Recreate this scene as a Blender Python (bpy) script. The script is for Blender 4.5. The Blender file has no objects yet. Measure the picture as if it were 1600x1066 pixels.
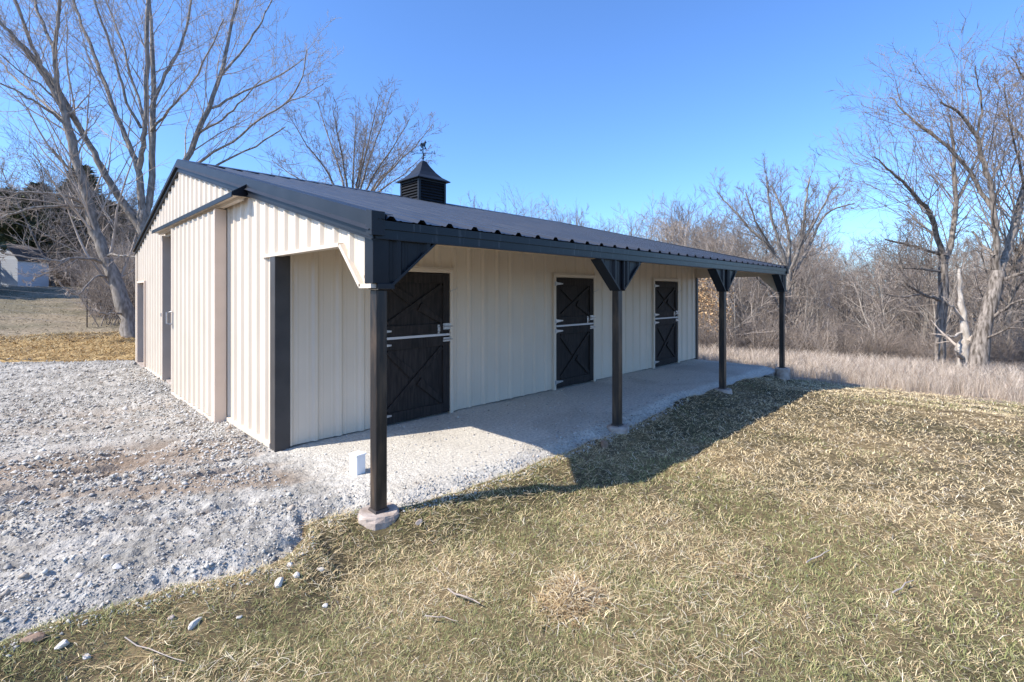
import bpy, math, random
import numpy as np
from mathutils import Vector, Matrix

# ------------------------------------------------------------------ camera, sky, sun, exposure
SC = bpy.context.scene
COL = SC.collection
TH = math.radians(44.8505)
CAM = np.array([-2.061, -3.640, 1.80])
FPX, V0 = 758.38, 458.68                       # focal length and horizon row, for a 1600 wide picture
FW = np.array([math.cos(TH), math.sin(TH), 0.0]); RT = np.array([FW[1], -FW[0], 0.0])

cam = bpy.data.cameras.new('camera'); cam_o = bpy.data.objects.new('camera', cam); COL.objects.link(cam_o)
cam_o.location = CAM; cam_o.rotation_euler = (math.pi / 2, 0, TH - math.pi / 2)
cam.sensor_width = 36.0; cam.lens = FPX / 1600 * 36; cam.shift_y = -(533 - V0) / 1600
cam.clip_start = 0.05; cam.clip_end = 3000
SC.camera = cam_o

SUN_TRAVEL = Vector((2.26, -0.81, -2.24)).normalized()
ELEV = math.asin(-SUN_TRAVEL.z); ROT = math.atan2(-SUN_TRAVEL.x, -SUN_TRAVEL.y)
w = bpy.data.worlds.new('World'); SC.world = w; w.use_nodes = True
nt = w.node_tree; nt.nodes.clear()
sky = nt.nodes.new('ShaderNodeTexSky'); sky.sky_type = 'NISHITA'; sky.sun_disc = False
sky.sun_elevation = ELEV; sky.sun_rotation = ROT
sky.altitude = 200; sky.air_density = 1.0; sky.dust_density = 1.0; sky.ozone_density = 6.0
bg = nt.nodes.new('ShaderNodeBackground'); bg.inputs['Strength'].default_value = 0.145
wo = nt.nodes.new('ShaderNodeOutputWorld')
tint = nt.nodes.new('ShaderNodeMix'); tint.data_type = 'RGBA'; tint.blend_type = 'MULTIPLY'; tint.inputs['Factor'].default_value = 1.0
tint.inputs['B'].default_value = (0.70, 0.885, 1.10, 1)                   # the deep winter blue of the whole sky
tint.clamp_result = False
nt.links.new(sky.outputs['Color'], tint.inputs['A']); nt.links.new(tint.outputs['Result'], bg.inputs['Color']); nt.links.new(bg.outputs['Background'], wo.inputs['Surface'])

sl = bpy.data.lights.new('sun', 'SUN'); sl.energy = 3.95; sl.angle = math.radians(0.53); sl.color = (1.0, 0.925, 0.82)
so = bpy.data.objects.new('sun', sl); COL.objects.link(so)
so.rotation_euler = SUN_TRAVEL.to_track_quat('-Z', 'Y').to_euler(); so.location = (-20, 10, 25)
SC.view_settings.view_transform = 'Standard'; SC.view_settings.look = 'None'
SC.view_settings.gamma = 1.0; SC.view_settings.exposure = 0.94; SC.view_settings.use_curve_mapping = False
SC.cycles.max_bounces = 8; SC.cycles.diffuse_bounces = 5; SC.cycles.glossy_bounces = 3

RNG = np.random.default_rng(7)
random.seed(7)

# ------------------------------------------------------------------ helpers
def pix(u, v, Z):
    """a point Z metres in front of the lens, used once to read positions off the site"""
    return CAM + Z * (FW + (u - 800) / FPX * RT) + np.array([0, 0, (V0 - v) / FPX * Z])

def tag(o, label=None, cat=None, group=None, kind=None):
    if label: o['label'] = label
    if cat: o['category'] = cat
    if group: o['group'] = group
    if kind: o['kind'] = kind
    return o

def ob(name, mesh, parent=None, loc=None, rz=0.0, scale=None):
    o = bpy.data.objects.new(name, mesh); COL.objects.link(o)
    if parent is not None: o.parent = parent
    if loc is not None: o.location = loc
    if rz: o.rotation_euler = (0, 0, rz)
    if scale is not None: o.scale = (scale,) * 3 if np.isscalar(scale) else scale
    return o

def np_mesh(name, verts, polys, mat=None, col=None, smooth=False):
    """polys: list of int arrays (n,k)"""
    me = bpy.data.meshes.new(name)
    verts = np.asarray(verts, np.float32).reshape(-1, 3)
    polys = [np.asarray(p, np.int32) for p in polys if len(p)]
    nl = sum(p.size for p in polys); nf = sum(len(p) for p in polys)
    me.vertices.add(len(verts)); me.vertices.foreach_set('co', verts.ravel())
    me.loops.add(nl); me.polygons.add(nf)
    me.loops.foreach_set('vertex_index', np.concatenate([p.ravel() for p in polys]))
    tot = np.concatenate([np.full(len(p), p.shape[1], np.int32) for p in polys])
    st = np.concatenate([[0], np.cumsum(tot)[:-1]]).astype(np.int32)
    me.polygons.foreach_set('loop_start', st)
    try: me.polygons.foreach_set('loop_total', tot)
    except Exception: pass
    if smooth: me.polygons.foreach_set('use_smooth', np.ones(nf, bool))
    if col is not None:
        a = me.color_attributes.new('Col', 'FLOAT_COLOR', 'POINT')
        c = np.ones((len(verts), 4), np.float32); c[:, :3] = col
        a.data.foreach_set('color', c.ravel())
    me.update(calc_edges=True)
    if mat: me.materials.append(mat)
    return me

class MB:
    def __init__(s): s.v = []; s.f = []
    def poly(s, pts):
        n = len(s.v); s.v += [tuple(p) for p in pts]; s.f.append(tuple(range(n, n + len(pts)))); return s
    def box(s, x0, x1, y0, y1, z0, z1):
        n = len(s.v)
        s.v += [(x, y, z) for z in (z0, z1) for x, y in ((x0, y0), (x1, y0), (x1, y1), (x0, y1))]
        s.f += [tuple(n + i for i in f) for f in ((3, 2, 1, 0), (4, 5, 6, 7), (0, 1, 5, 4), (1, 2, 6, 5), (2, 3, 7, 6), (3, 0, 4, 7))]
        return s
    def prism(s, a, b):
        """two polygons with the same number of corners, joined"""
        n = len(s.v); k = len(a); s.v += [tuple(p) for p in a] + [tuple(p) for p in b]
        s.f.append(tuple(n + i for i in reversed(range(k)))); s.f.append(tuple(n + k + i for i in range(k)))
        for i in range(k):
            j = (i + 1) % k; s.f.append((n + i, n + j, n + k + j, n + k + i))
        return s
    def bar(s, p, q, w, d, up=(0, 0, 1)):
        p, q, up = Vector(p), Vector(q), Vector(up)
        t = (q - p).normalized(); a = t.cross(up).normalized(); b = a.cross(t)
        c = [a * w / 2 * i + b * d / 2 * j for i, j in ((-1, -1), (1, -1), (1, 1), (-1, 1))]
        return s.prism([p + k for k in c], [q + k for k in c])
    def tube(s, pts, r, n=8):
        pts = [Vector(p) for p in pts]; r = [r] * len(pts) if np.isscalar(r) else r
        base = len(s.v)
        for i, p in enumerate(pts):
            t = (pts[min(i + 1, len(pts) - 1)] - pts[max(i - 1, 0)]).normalized()
            a = t.cross(Vector((0.13, 0.31, 0.94)) if abs(t.z) < .9 else Vector((1, 0, 0))).normalized(); b = t.cross(a)
            s.v += [tuple(p + r[i] * (math.cos(2 * math.pi * k / n) * a + math.sin(2 * math.pi * k / n) * b)) for k in range(n)]
        for i in range(len(pts) - 1):
            for k in range(n):
                l = (k + 1) % n
                s.f.append((base + i * n + k, base + i * n + l, base + (i + 1) * n + l, base + (i + 1) * n + k))
        s.f.append(tuple(base + k for k in reversed(range(n)))); e = base + (len(pts) - 1) * n
        s.f.append(tuple(e + k for k in range(n)))
        return s
    def mesh(s, name, mat, bevel=0.0, smooth=False):
        me = bpy.data.meshes.new(name); me.from_pydata(s.v, [], s.f); me.update()
        if bevel:
            import bmesh
            bm = bmesh.new(); bm.from_mesh(me); bmesh.ops.recalc_face_normals(bm, faces=bm.faces)
            bmesh.ops.bevel(bm, geom=list(bm.edges), offset=bevel, segments=1, affect='EDGES', clamp_overlap=True)
            bm.to_mesh(me); bm.free()
        if smooth: me.polygons.foreach_set('use_smooth', [True] * len(me.polygons))
        me.materials.append(mat); return me
    def build(s, name, mat, parent=None, bevel=0.0, smooth=False, loc=None, rz=0.0):
        return ob(name, s.mesh(name, mat, bevel, smooth), parent, loc, rz)

# value noise ---------------------------------------------------------------
_T = np.random.default_rng(3).random((256, 256)).astype(np.float32)
def vnoise(x, y):
    x = np.asarray(x, np.float64); y = np.asarray(y, np.float64)
    xi = np.floor(x).astype(np.int64); yi = np.floor(y).astype(np.int64); fx = x - xi; fy = y - yi
    fx = fx * fx * (3 - 2 * fx); fy = fy * fy * (3 - 2 * fy)
    a = _T[xi & 255, yi & 255]; b = _T[(xi + 1) & 255, yi & 255]; c = _T[xi & 255, (yi + 1) & 255]; d = _T[(xi + 1) & 255, (yi + 1) & 255]
    return (a * (1 - fx) + b * fx) * (1 - fy) + (c * (1 - fx) + d * fx) * fy
def fbm(x, y, o=4, g=0.5):
    s = 0; a = 1; n = 0
    for i in range(o):
        s = s + a * vnoise(x * 2 ** i + 17.3 * i, y * 2 ** i + 5.1 * i); n += a; a *= g
    return s / n
def sstep(t): t = np.clip(t, 0, 1); return t * t * (3 - 2 * t)

# ------------------------------------------------------------------ materials
def material(name, c1, c2=None, scale=8.0, rough=0.6, metal=0.0, spec=0.5, bump=0.0, bscale=40.0, attr=False,
             stretch=(1, 1, 1), lo=0.35, hi=0.65, detail=5.0, var=0.0, trans=0.0, rvar=0.0):
    m = bpy.data.materials.new(name); m.use_nodes = True; n = m.node_tree.nodes; l = m.node_tree.links
    b = n['Principled BSDF']; b.inputs['Roughness'].default_value = rough; b.inputs['Metallic'].default_value = metal
    b.inputs['Specular IOR Level'].default_value = spec
    tc = n.new('ShaderNodeTexCoord'); mp = n.new('ShaderNodeMapping'); mp.inputs['Scale'].default_value = stretch
    l.new(tc.outputs['Object'], mp.inputs['Vector'])
    nz = n.new('ShaderNodeTexNoise'); nz.inputs['Scale'].default_value = scale; nz.inputs['Detail'].default_value = detail
    l.new(mp.outputs['Vector'], nz.inputs['Vector'])
    out = None
    if attr:
        at = n.new('ShaderNodeAttribute'); at.attribute_name = 'Col'; out = at.outputs['Color']
        if var:
            mr = n.new('ShaderNodeMapRange'); mr.inputs['To Min'].default_value = 1 - var; mr.inputs['To Max'].default_value = 1 + var
            mr.inputs['From Min'].default_value = .25; mr.inputs['From Max'].default_value = .75
            l.new(nz.outputs['Fac'], mr.inputs['Value'])
            vm = n.new('ShaderNodeVectorMath'); vm.operation = 'SCALE'
            l.new(out, vm.inputs[0]); l.new(mr.outputs['Result'], vm.inputs['Scale']); out = vm.outputs['Vector']
        l.new(out, b.inputs['Base Color'])
    elif c2 is not None:
        r = n.new('ShaderNodeValToRGB'); r.color_ramp.elements[0].position = lo; r.color_ramp.elements[1].position = hi
        r.color_ramp.elements[0].color = (*c1, 1); r.color_ramp.elements[1].color = (*c2, 1)
        l.new(nz.outputs['Fac'], r.inputs['Fac']); l.new(r.outputs['Color'], b.inputs['Base Color'])
    else: b.inputs['Base Color'].default_value = (*c1, 1)
    if rvar:
        mr = n.new('ShaderNodeMapRange'); mr.inputs['To Min'].default_value = rough - rvar; mr.inputs['To Max'].default_value = rough + rvar
        l.new(nz.outputs['Fac'], mr.inputs['Value']); l.new(mr.outputs['Result'], b.inputs['Roughness'])
    if bump:
        nb = n.new('ShaderNodeTexNoise'); nb.inputs['Scale'].default_value = bscale; nb.inputs['Detail'].default_value = 6
        l.new(mp.outputs['Vector'], nb.inputs['Vector'])
        bp = n.new('ShaderNodeBump'); bp.inputs['Strength'].default_value = min(1.0, bump); bp.inputs['Distance'].default_value = 0.01 * max(1, bump)
        l.new(nb.outputs['Fac'], bp.inputs['Height']); l.new(bp.outputs['Normal'], b.inputs['Normal'])
    if trans:
        b.inputs['Transmission Weight'].default_value = trans
    return m

M = {}
M['siding'] = material('cream_metal', (0.60, 0.515, 0.41), (0.64, 0.55, 0.44), scale=1.3, rough=0.42, spec=0.4, bump=0.22, bscale=2.2)
M['cream_trim'] = material('cream_trim', (0.60, 0.515, 0.412), (0.64, 0.55, 0.443), scale=2.0, rough=0.42, spec=0.4)
M['jamb'] = material('tan_jamb', (0.60, 0.485, 0.39), (0.65, 0.53, 0.43), scale=3, rough=0.6)
M['roof'] = material('charcoal_roof', (0.011, 0.016, 0.026), (0.018, 0.023, 0.034), scale=1.5, rough=0.36, spec=0.75, bump=0.10, bscale=2.2, rvar=.07)
M['trim'] = material('charcoal_trim', (0.014, 0.016, 0.020), (0.020, 0.022, 0.027), scale=3, rough=0.42, spec=0.25, bump=0.05, bscale=5)
M['black'] = material('black_metal', (0.006, 0.006, 0.009), (0.011, 0.011, 0.014), scale=4, rough=0.40, spec=0.25, bump=0.06, bscale=6)
M['fascia'] = material('streaked_fascia', (0.006, 0.008, 0.014), (0.15, 0.155, 0.165), scale=5.0, rough=0.30, spec=0.28, stretch=(5, 1, 0.35), lo=0.58, hi=0.84, bump=0.05, bscale=5)
M['post'] = material('stained_post', (0.014, 0.012, 0.012), (0.10, 0.066, 0.042), scale=3.0, rough=0.42, spec=0.45, stretch=(5, 5, 0.8), lo=0.45, hi=0.75, bump=0.15, bscale=30)
M['door'] = material('black_wood', (0.018, 0.016, 0.016), (0.038, 0.032, 0.030), scale=6, rough=0.65, spec=0.14, stretch=(6, 6, 0.6), bump=0.3, bscale=30)
M['corner'] = material('grey_black_trim', (0.045, 0.041, 0.040), (0.060, 0.055, 0.053), scale=4, rough=0.45, spec=.35)
M['galv'] = material('galvanised', (0.36, 0.36, 0.37), (0.48, 0.48, 0.49), scale=30, rough=0.38, metal=0.7)
M['strip'] = material('white_strip', (0.52, 0.52, 0.53), rough=0.4)
M['lumber'] = material('lumber', (0.40, 0.29, 0.18), (0.48, 0.36, 0.23), scale=4, rough=0.75, stretch=(1, 8, 8))
M['liner'] = material('bounce_white', (0.74, 0.72, 0.68), (0.78, 0.76, 0.72), scale=3, rough=0.7)  # unseen roof underside, made white to bounce light into the porch
M['pier'] = material('concrete_pier', (0.30, 0.235, 0.19), (0.46, 0.39, 0.335), scale=9, rough=0.9, bump=0.6, bscale=35)
M['white'] = material('white_plastic', (0.76, 0.76, 0.76), (0.66, 0.65, 0.62), scale=9, rough=0.45, lo=.5, hi=.8)
M['ground'] = material('soil_and_turf', (0.2, 0.2, 0.1), attr=True, rough=0.95, spec=0.15, var=0.45, scale=9, detail=8, bump=0.9, bscale=26)
M['gravel'] = material('limestone_fines', (0.5, 0.5, 0.5), attr=True, rough=0.93, spec=0.2, var=0.30, scale=26, detail=10, bump=1.8, bscale=48)
M['stones'] = material('crushed_limestone', (0.5, 0.5, 0.5), attr=True, rough=0.88, spec=0.25, var=0.15, scale=40, bump=0.4, bscale=60)
M['rock'] = material('pale_rock', (0.48, 0.44, 0.39), (0.68, 0.64, 0.58), scale=7, rough=0.85, bump=0.7, bscale=30)
M['brownrock'] = material('brown_rock', (0.20, 0.12, 0.075), (0.30, 0.21, 0.15), scale=8, rough=0.85, bump=0.7, bscale=30)
M['blade'] = material('dry_grass', (0.4, 0.35, 0.2), attr=True, rough=0.75, spec=0.2)
M['weed'] = material('dry_weeds', (0.4, 0.33, 0.27), attr=True, rough=0.85, spec=0.1)
M['bark_pale'] = material('pale_grey_bark', (0.155, 0.135, 0.115), (0.33, 0.295, 0.26), scale=5, rough=0.9, spec=.2, stretch=(3, 3, .8), bump=1.0, bscale=16)
M['bark_dark'] = material('dark_bark', (0.085, 0.070, 0.056), (0.32, 0.275, 0.235), scale=4, rough=0.92, spec=.2, stretch=(4, 4, .8), bump=1.3, bscale=16)
M['twig_pale'] = material('pale_twigs', (0.32, 0.265, 0.22), (0.48, 0.41, 0.35), scale=2, rough=0.85, spec=.2)
M['twig_dark'] = material('brown_twigs', (0.165, 0.135, 0.113), (0.29, 0.245, 0.21), scale=2, rough=0.88, spec=.2)
M['bark_wood'] = material('grey_wood_bark', (0.22, 0.185, 0.155), (0.38, 0.335, 0.29), scale=4, rough=.9, spec=.2, stretch=(3, 3, .8))
M['twig_red'] = material('reddish_twigs', (0.21, 0.165, 0.135), (0.32, 0.265, 0.225), scale=2, rough=0.88, spec=.2)
M['snag'] = material('bare_snag_wood', (0.30, 0.255, 0.21), (0.50, 0.45, 0.39), scale=4, rough=0.88, stretch=(3, 3, .7), bump=1.0, bscale=14)
M['cedar'] = material('cedar_needles', (0.030, 0.045, 0.020), attr=True, rough=0.8, spec=0.2)
M['leaf'] = material('dry_leaves', (0.35, 0.2, 0.1), attr=True, rough=0.8, spec=0.2)
M['shed_wall'] = material('pale_clapboard', (0.62, 0.65, 0.68), (0.55, 0.58, 0.61), scale=3, rough=0.6, stretch=(.4, .4, 9))
M['shed_roof'] = material('brown_shingles', (0.055, 0.042, 0.036), (0.095, 0.075, 0.064), scale=18, rough=0.9)
M['shed_door'] = material('tan_boards', (0.30, 0.25, 0.20), (0.38, 0.32, 0.27), scale=5, rough=0.8)
M['tpost'] = material('dark_steel', (0.035, 0.03, 0.028), (0.07, 0.05, 0.04), scale=9, rough=0.7)
M['wire'] = material('fence_wire', (0.25, 0.24, 0.23), rough=0.5, metal=0.6)
M['carpaint'] = material('grey_blue_paint', (0.10, 0.13, 0.18), rough=0.25, spec=0.6)
M['glass'] = material('car_glass', (0.16, 0.22, 0.30), rough=0.06, spec=0.9)
M['tyre'] = material('tyre', (0.02, 0.02, 0.02), rough=0.85)
M['tarp'] = material('blue_tarp', (0.05, 0.26, 0.50), (0.10, 0.36, 0.60), scale=4, rough=0.5)
M['dark'] = material('dark_interior', (0.02, 0.02, 0.02), rough=0.8)

# ------------------------------------------------------------------ terrain
D = 2.213; YR = 7.107; YW = 12.0; LB = 11.07; BAY = 10.965 / 3; SL = 0.2555
def tline(y): return 2.27 + SL * min(y, 2 * YR - y)

_EX = [-60, -14, -6, -3, -2.15, -1.83, -1.41, -1.15, -.86, -.69, -.55, -.46, -.22, -.03, .28, .8, 1.37, 2.23, 3.2, 4.4, 6.04, 7.55, 9.29, 10.49, 11.3, 30]
_EY = [1.2, .9, .4, .05, .02, -.02, -.03, -.10, -.20, -.20, -.03, .22, .27, .18, -.07, -.12, -.14, -.12, -.05, 0, .16, .11, .10, .14, .2, .2]
def edge(x):
    return np.interp(x, _EX, _EY) + .10 * (vnoise(np.asarray(x) * 3.1 + 9, 2.2) - .5) + .06 * (vnoise(np.asarray(x) * 9.3, 7.7) - .5)
_BX = [-60, -6, -2.5, -1.33, -.35, .5, 12]; _BY = [18, 16.2, 15.0, 13.5, 13.0, 12.7, 12.6]
def backedge(x): return np.interp(x, _BX, _BY) + .35 * (vnoise(np.asarray(x) * 1.7, 1.3) - .5)

def broad(x, y):
    """large landform without the pad"""
    drop = np.interp(x, [9, 11, 13.6, 20, 28, 45, 80, 140, 260, 500], [0, -.2, -.5, -1.1, -1.75, -3.6, -4.8, -4.8, -4.5, -4])
    fall = np.interp(-y, [4, 12, 30, 80], [0, -.35, -1.6, -3.0])
    rise = .092 * np.clip(y - 14, 0, 24) * (1 - sstep((np.asarray(x) - 4) / 14))
    return drop + fall * np.clip(1 - np.asarray(x) / 60, .3, 1) + rise
def gravel_s(x, y):
    """distance-like value, positive inside the gravel"""
    return np.minimum(np.minimum(y - edge(x), backedge(x) - y), 11.2 - x)
def H(x, y):
    x = np.asarray(x, float); y = np.asarray(y, float); s = gravel_s(x, y)
    b = broad(x, y) + .07 * (fbm(x * .5 + 3, y * .5, 3) - .5) + .05 * (fbm(x * 2.2, y * 2.2 + 8, 3) - .5) + .03 * (fbm(x * 5.5 + 2, y * 5.5, 2) - .5)
    lawn = -.05 - .13 * sstep(-s / .55)
    lawn = np.where((y > 12.4) & (x < 11.2), .0, lawn)
    under = -.05 - .12 * sstep(s / .35)
    return b * np.where(s > 0, 1 - sstep(s / .6), 1) + np.where(s > 0, under, lawn)

def axis(segs):
    out = [np.arange(a, b, st) for a, b, st in segs]; return np.unique(np.round(np.concatenate(out), 4))
def grid_mesh(xs, ys, zf, cf, mat, name, keep=None):
    X, Y = np.meshgrid(xs, ys, indexing='ij'); Z = zf(X, Y); nx, ny = X.shape
    idx = np.arange(nx * ny).reshape(nx, ny)
    q = np.stack([idx[:-1, :-1], idx[1:, :-1], idx[1:, 1:], idx[:-1, 1:]], -1).reshape(-1, 4)
    if keep is not None: q = q[keep((X[:-1, :-1] + X[1:, 1:]) / 2, (Y[:-1, :-1] + Y[1:, 1:]) / 2).ravel()]
    used = np.unique(q); remap = np.full(nx * ny, -1); remap[used] = np.arange(len(used))
    V = np.stack([X, Y, Z], -1).reshape(-1, 3)[used]; C = cf(X, Y).reshape(-1, 3)[used]
    return np_mesh(name, V, [remap[q]], mat, C, smooth=True)

def mixc(a, b, t): return np.asarray(a) * (1 - t[..., None]) + np.asarray(b) * t[..., None]
def ground_col(x, y):
    n = fbm(x * .8, y * .8, 4); n2 = fbm(x * 3.3 + 4, y * 3.3, 3)
    c = mixc((0.085, 0.068, 0.036), (0.165, 0.122, 0.064), sstep((n - .35) / .3))
    c = mixc(c, (0.10, 0.075, 0.05), .5 * sstep((n2 - .55) / .2))
    field = sstep((y - 17) / 1.5) * (x < 30)
    c = mixc(c, mixc((0.155, 0.135, 0.09), (0.24, 0.195, 0.135), sstep((n - .35) / .3)), field)
    straw = sstep((y - 12.4) / .5) * (1 - sstep((y - 17.2) / 1.2)) * (x < 9)
    c = mixc(c, mixc((0.36, 0.25, 0.115), (0.22, 0.15, 0.075), sstep((n2 - .5) / .2)), straw)
    wood = sstep((x - 12.6) / 1.5)
    c = mixc(c, mixc((0.36, 0.285, 0.215), (0.25, 0.19, 0.14), n), wood)
    c = mixc(c, mixc((0.19, 0.135, 0.095), (0.12, 0.085, 0.06), n), sstep((x - 21) / 4))
    return c
xs = axis([(-500, -100, 40), (-100, -30, 6), (-30, -6, .8), (-6, 15, .12), (15, 40, .7), (40, 120, 4), (120, 1001, 40)])
ys = axis([(-500, -80, 40), (-80, -20, 5), (-20, -6, .5), (-6, 2, .09), (2, 20, .25), (20, 60, 1.0), (60, 140, 5), (140, 1001, 40)])
ground = ob('ground', grid_mesh(xs, ys, H, ground_col, M['ground'], 'ground')); tag(ground, kind='structure')

# gravel yard and porch floor: one sheet with real ruts and lumps
SD = np.array([0.92, -0.39])                       # the way the grader dragged
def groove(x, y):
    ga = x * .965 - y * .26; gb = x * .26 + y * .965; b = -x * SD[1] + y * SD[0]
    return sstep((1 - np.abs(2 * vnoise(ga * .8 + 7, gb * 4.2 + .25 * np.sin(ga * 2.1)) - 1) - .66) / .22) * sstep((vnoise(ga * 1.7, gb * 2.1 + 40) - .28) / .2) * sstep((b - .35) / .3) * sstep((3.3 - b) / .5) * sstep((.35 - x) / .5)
def relief(x, y):
    a = x * SD[0] + y * SD[1]; b = -x * SD[1] + y * SD[0]
    porch = sstep((x + .05) / .4) * sstep((3.2 - y) / .6)
    rut = fbm(a * .55, b * 3.4, 4) - .5
    fine = fbm(a * 3.5 + 30, b * 9.5, 4) - .5
    lump = fbm(x * 7, y * 7, 4) - .5
    coarse = .35 + .65 * sstep((fbm(x * .5 + 2, y * .5 + 9, 2) - .35) / .25)
    gv = groove(x, y)
    clod = np.abs(fbm(a * 7 + 11, b * 16 + 3, 3) - .5) * 2; grit = fbm(x * 24, y * 24, 2) - .5
    return (1 - porch) * (coarse * (.085 * rut + .05 * fine + .03 * lump - .055 * clod) + .026 * grit - .07 * gv) + porch * .007 * grit + porch * (.012 * (fbm(x * 1.4, y * 1.4, 3) - .5) + .006 * lump)
def zgravel(x, y):
    s = gravel_s(x, y)
    return .0 + relief(x, y) * sstep(s / .15) - .09 * (1 - sstep(s / .3)) + .03 * sstep((y - 8) / 4) * (x < 0)
def ga_(x, y): return x * .965 - y * .26
def gb_(x, y): return x * .26 + y * .965
def gravel_col(x, y):
    a = x * SD[0] + y * SD[1]; b = -x * SD[1] + y * SD[0]
    n = fbm(a * .5 + 3, b * 1.6, 4); n2 = fbm(x * 5, y * 5, 3)
    c = mixc((0.265, 0.248, 0.218), (0.40, 0.378, 0.338), sstep((n2 - .3) / .4))
    porch = sstep((x + .3) / .5) * sstep((3.0 - y) / .6)
    band = np.exp(-((b - 1.25 - .25 * a * 0) / .55) ** 2) + .7 * np.exp(-((b - 2.9) / .35) ** 2)
    band = np.exp(-((b - 1.15) / .55) ** 2) + np.exp(-((b - 2.35) / .55) ** 2) + .6 * np.exp(-((b - 4.6) / .7) ** 2)
    streak = fbm(ga_(x, y) * .45 + 2, gb_(x, y) * 5.5, 3)
    dirt = np.clip(band, 0, 1) * sstep((streak - .36) / .16) * sstep((n - .24) / .2) * sstep((.4 - x) / .6) * (1 - porch)
    c = mixc(c, (0.255, 0.198, 0.148), .9 * dirt)
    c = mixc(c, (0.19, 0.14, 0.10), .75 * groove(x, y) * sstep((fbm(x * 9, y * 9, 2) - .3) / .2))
    stain = sstep((fbm(x * 1.3 + 60, y * 1.3, 4) - .52) / .15)
    return mixc(c, mixc((0.56, 0.52, 0.45), (0.48, 0.44, 0.375), stain), .85 * porch)
xs = axis([(-16, -6, .14), (-6, -3.2, .06), (-3.2, 1.2, .019), (1.2, 11.25, .07)])
ys = axis([(-.5, 3.2, .019), (3.2, 6, .05), (6, 17, .11)])
gk = lambda x, y: (gravel_s(x, y) > -.02) & ~((x > .15) & (x < LB - .15) & (y > D + .25) & (y < 11.8))
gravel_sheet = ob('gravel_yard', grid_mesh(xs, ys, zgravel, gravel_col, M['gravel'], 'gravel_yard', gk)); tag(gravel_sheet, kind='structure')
bf = MB().box(.1, LB - .1, D + .1, YW - .1, -.03, .015).build('barn_floor', M['gravel']); tag(bf, kind='structure')

# ------------------------------------------------------------------ the barn
barn = bpy.data.objects.new('horse_barn', None); COL.objects.link(barn); barn.location = (0, 0, 0)
tag(barn, 'cream metal horse barn with charcoal roof, black stall doors and open side porch', 'barn')

PITCH = 0.3048
PROF = [(-.1524, 0), (-.103, 0), (-.097, .004), (-.078, .004), (-.072, 0), (-.048, 0), (-.019, .030), (.019, .030), (.048, 0), (.072, 0), (.078, .004), (.097, .004), (.103, 0)]
def prof_breaks(s0, s1, origin, extra=()):
    k0 = int(math.floor((s0 - origin) / PITCH)) - 1; k1 = int(math.ceil((s1 - origin) / PITCH)) + 1
    pts = [(origin + k * PITCH + a, d) for k in range(k0, k1 + 1) for a, d in PROF]
    S = [p[0] for p in pts]; Dd = [p[1] for p in pts]
    br = sorted(set([s for s in S if s0 < s < s1] + [s0, s1] + [e for e in extra if s0 < e < s1]))
    return br, lambda s: float(np.interp(s, S, Dd))
def corr_panel(name, s0, s1, zb, zt, place, mat, parent, origin, extra=()):
    br, dep = prof_breaks(s0, s1, origin, extra); v = []; f = []; e = 1e-6
    for a, b in zip(br[:-1], br[1:]):
        if b - a < 1e-5: continue
        za, zb2 = zb(a + e), zb(b - e); ta, tb = zt(a), zt(b)
        if ta - za < .002 and tb - zb2 < .002: continue
        n = len(v); v += [place(a, dep(a), za), place(b, dep(b), zb2), place(b, dep(b), tb), place(a, dep(a), ta)]; f.append((n, n + 1, n + 2, n + 3))
    if not f: return None
    me = bpy.data.meshes.new(name); me.from_pydata(v, [], f); me.update(); me.materials.append(mat)
    return ob(name, me, parent)
def liner(name, s0, s1, zb, zt, place, mat, parent, breaks, d0=-.02):
    br = sorted(set([s0, s1] + [b for b in breaks if s0 < b < s1])); v = []; f = []; e = 1e-6
    for a, b in zip(br[:-1], br[1:]):
        n = len(v); v += [place(a, d0, zb(a + e)), place(b, d0, zb(b - e)), place(b, d0, zt(b)), place(a, d0, zt(a))]; f.append((n, n + 1, n + 2, n + 3))
    me = bpy.data.meshes.new(name); me.from_pydata(v, [], f); me.update(); me.materials.append(mat)
    return ob(name, me, parent)

OP0, OP1, OPZ = 5.55, 8.34, 2.95          # sliding door opening
PD0, PD1, PDZ = 10.79, 11.72, 2.06        # walk-in door at the far corner
def gable_zb(y):
    if y < .20: return 1.86
    if y < .57: return 1.86 + (y - .20) * (.38 / .37)
    if y < D: return 2.24
    if OP0 < y < OP1: return OPZ
    if PD0 < y < PD1: return PDZ
    return .02
def far_zb(y):
    return gable_zb(y) if y < D else .02
GB = (.20, .57, D, OP0, OP1, PD0, PD1, YR)
def wall_gable(name, x, sgn, zbf):
    place = lambda s, d, z: (x - sgn * d, s, z)
    w = liner(name, .0, YW, zbf, lambda s: tline(s) + .12, place, M['siding'], barn, GB, d0=-.03)
    s = .12
    while s < YW - .01:
        e = min(s + .9144, YW - .004)
        corr_panel('siding_panel', s, e, zbf, lambda q: tline(q) + .1, place, M['siding'], w, .12, GB)
        s = e
    return w
gw = wall_gable('gable_wall', 0.0, 1, gable_zb)
fwall = wall_gable('far_gable_wall', LB, -1, far_zb)

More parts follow.
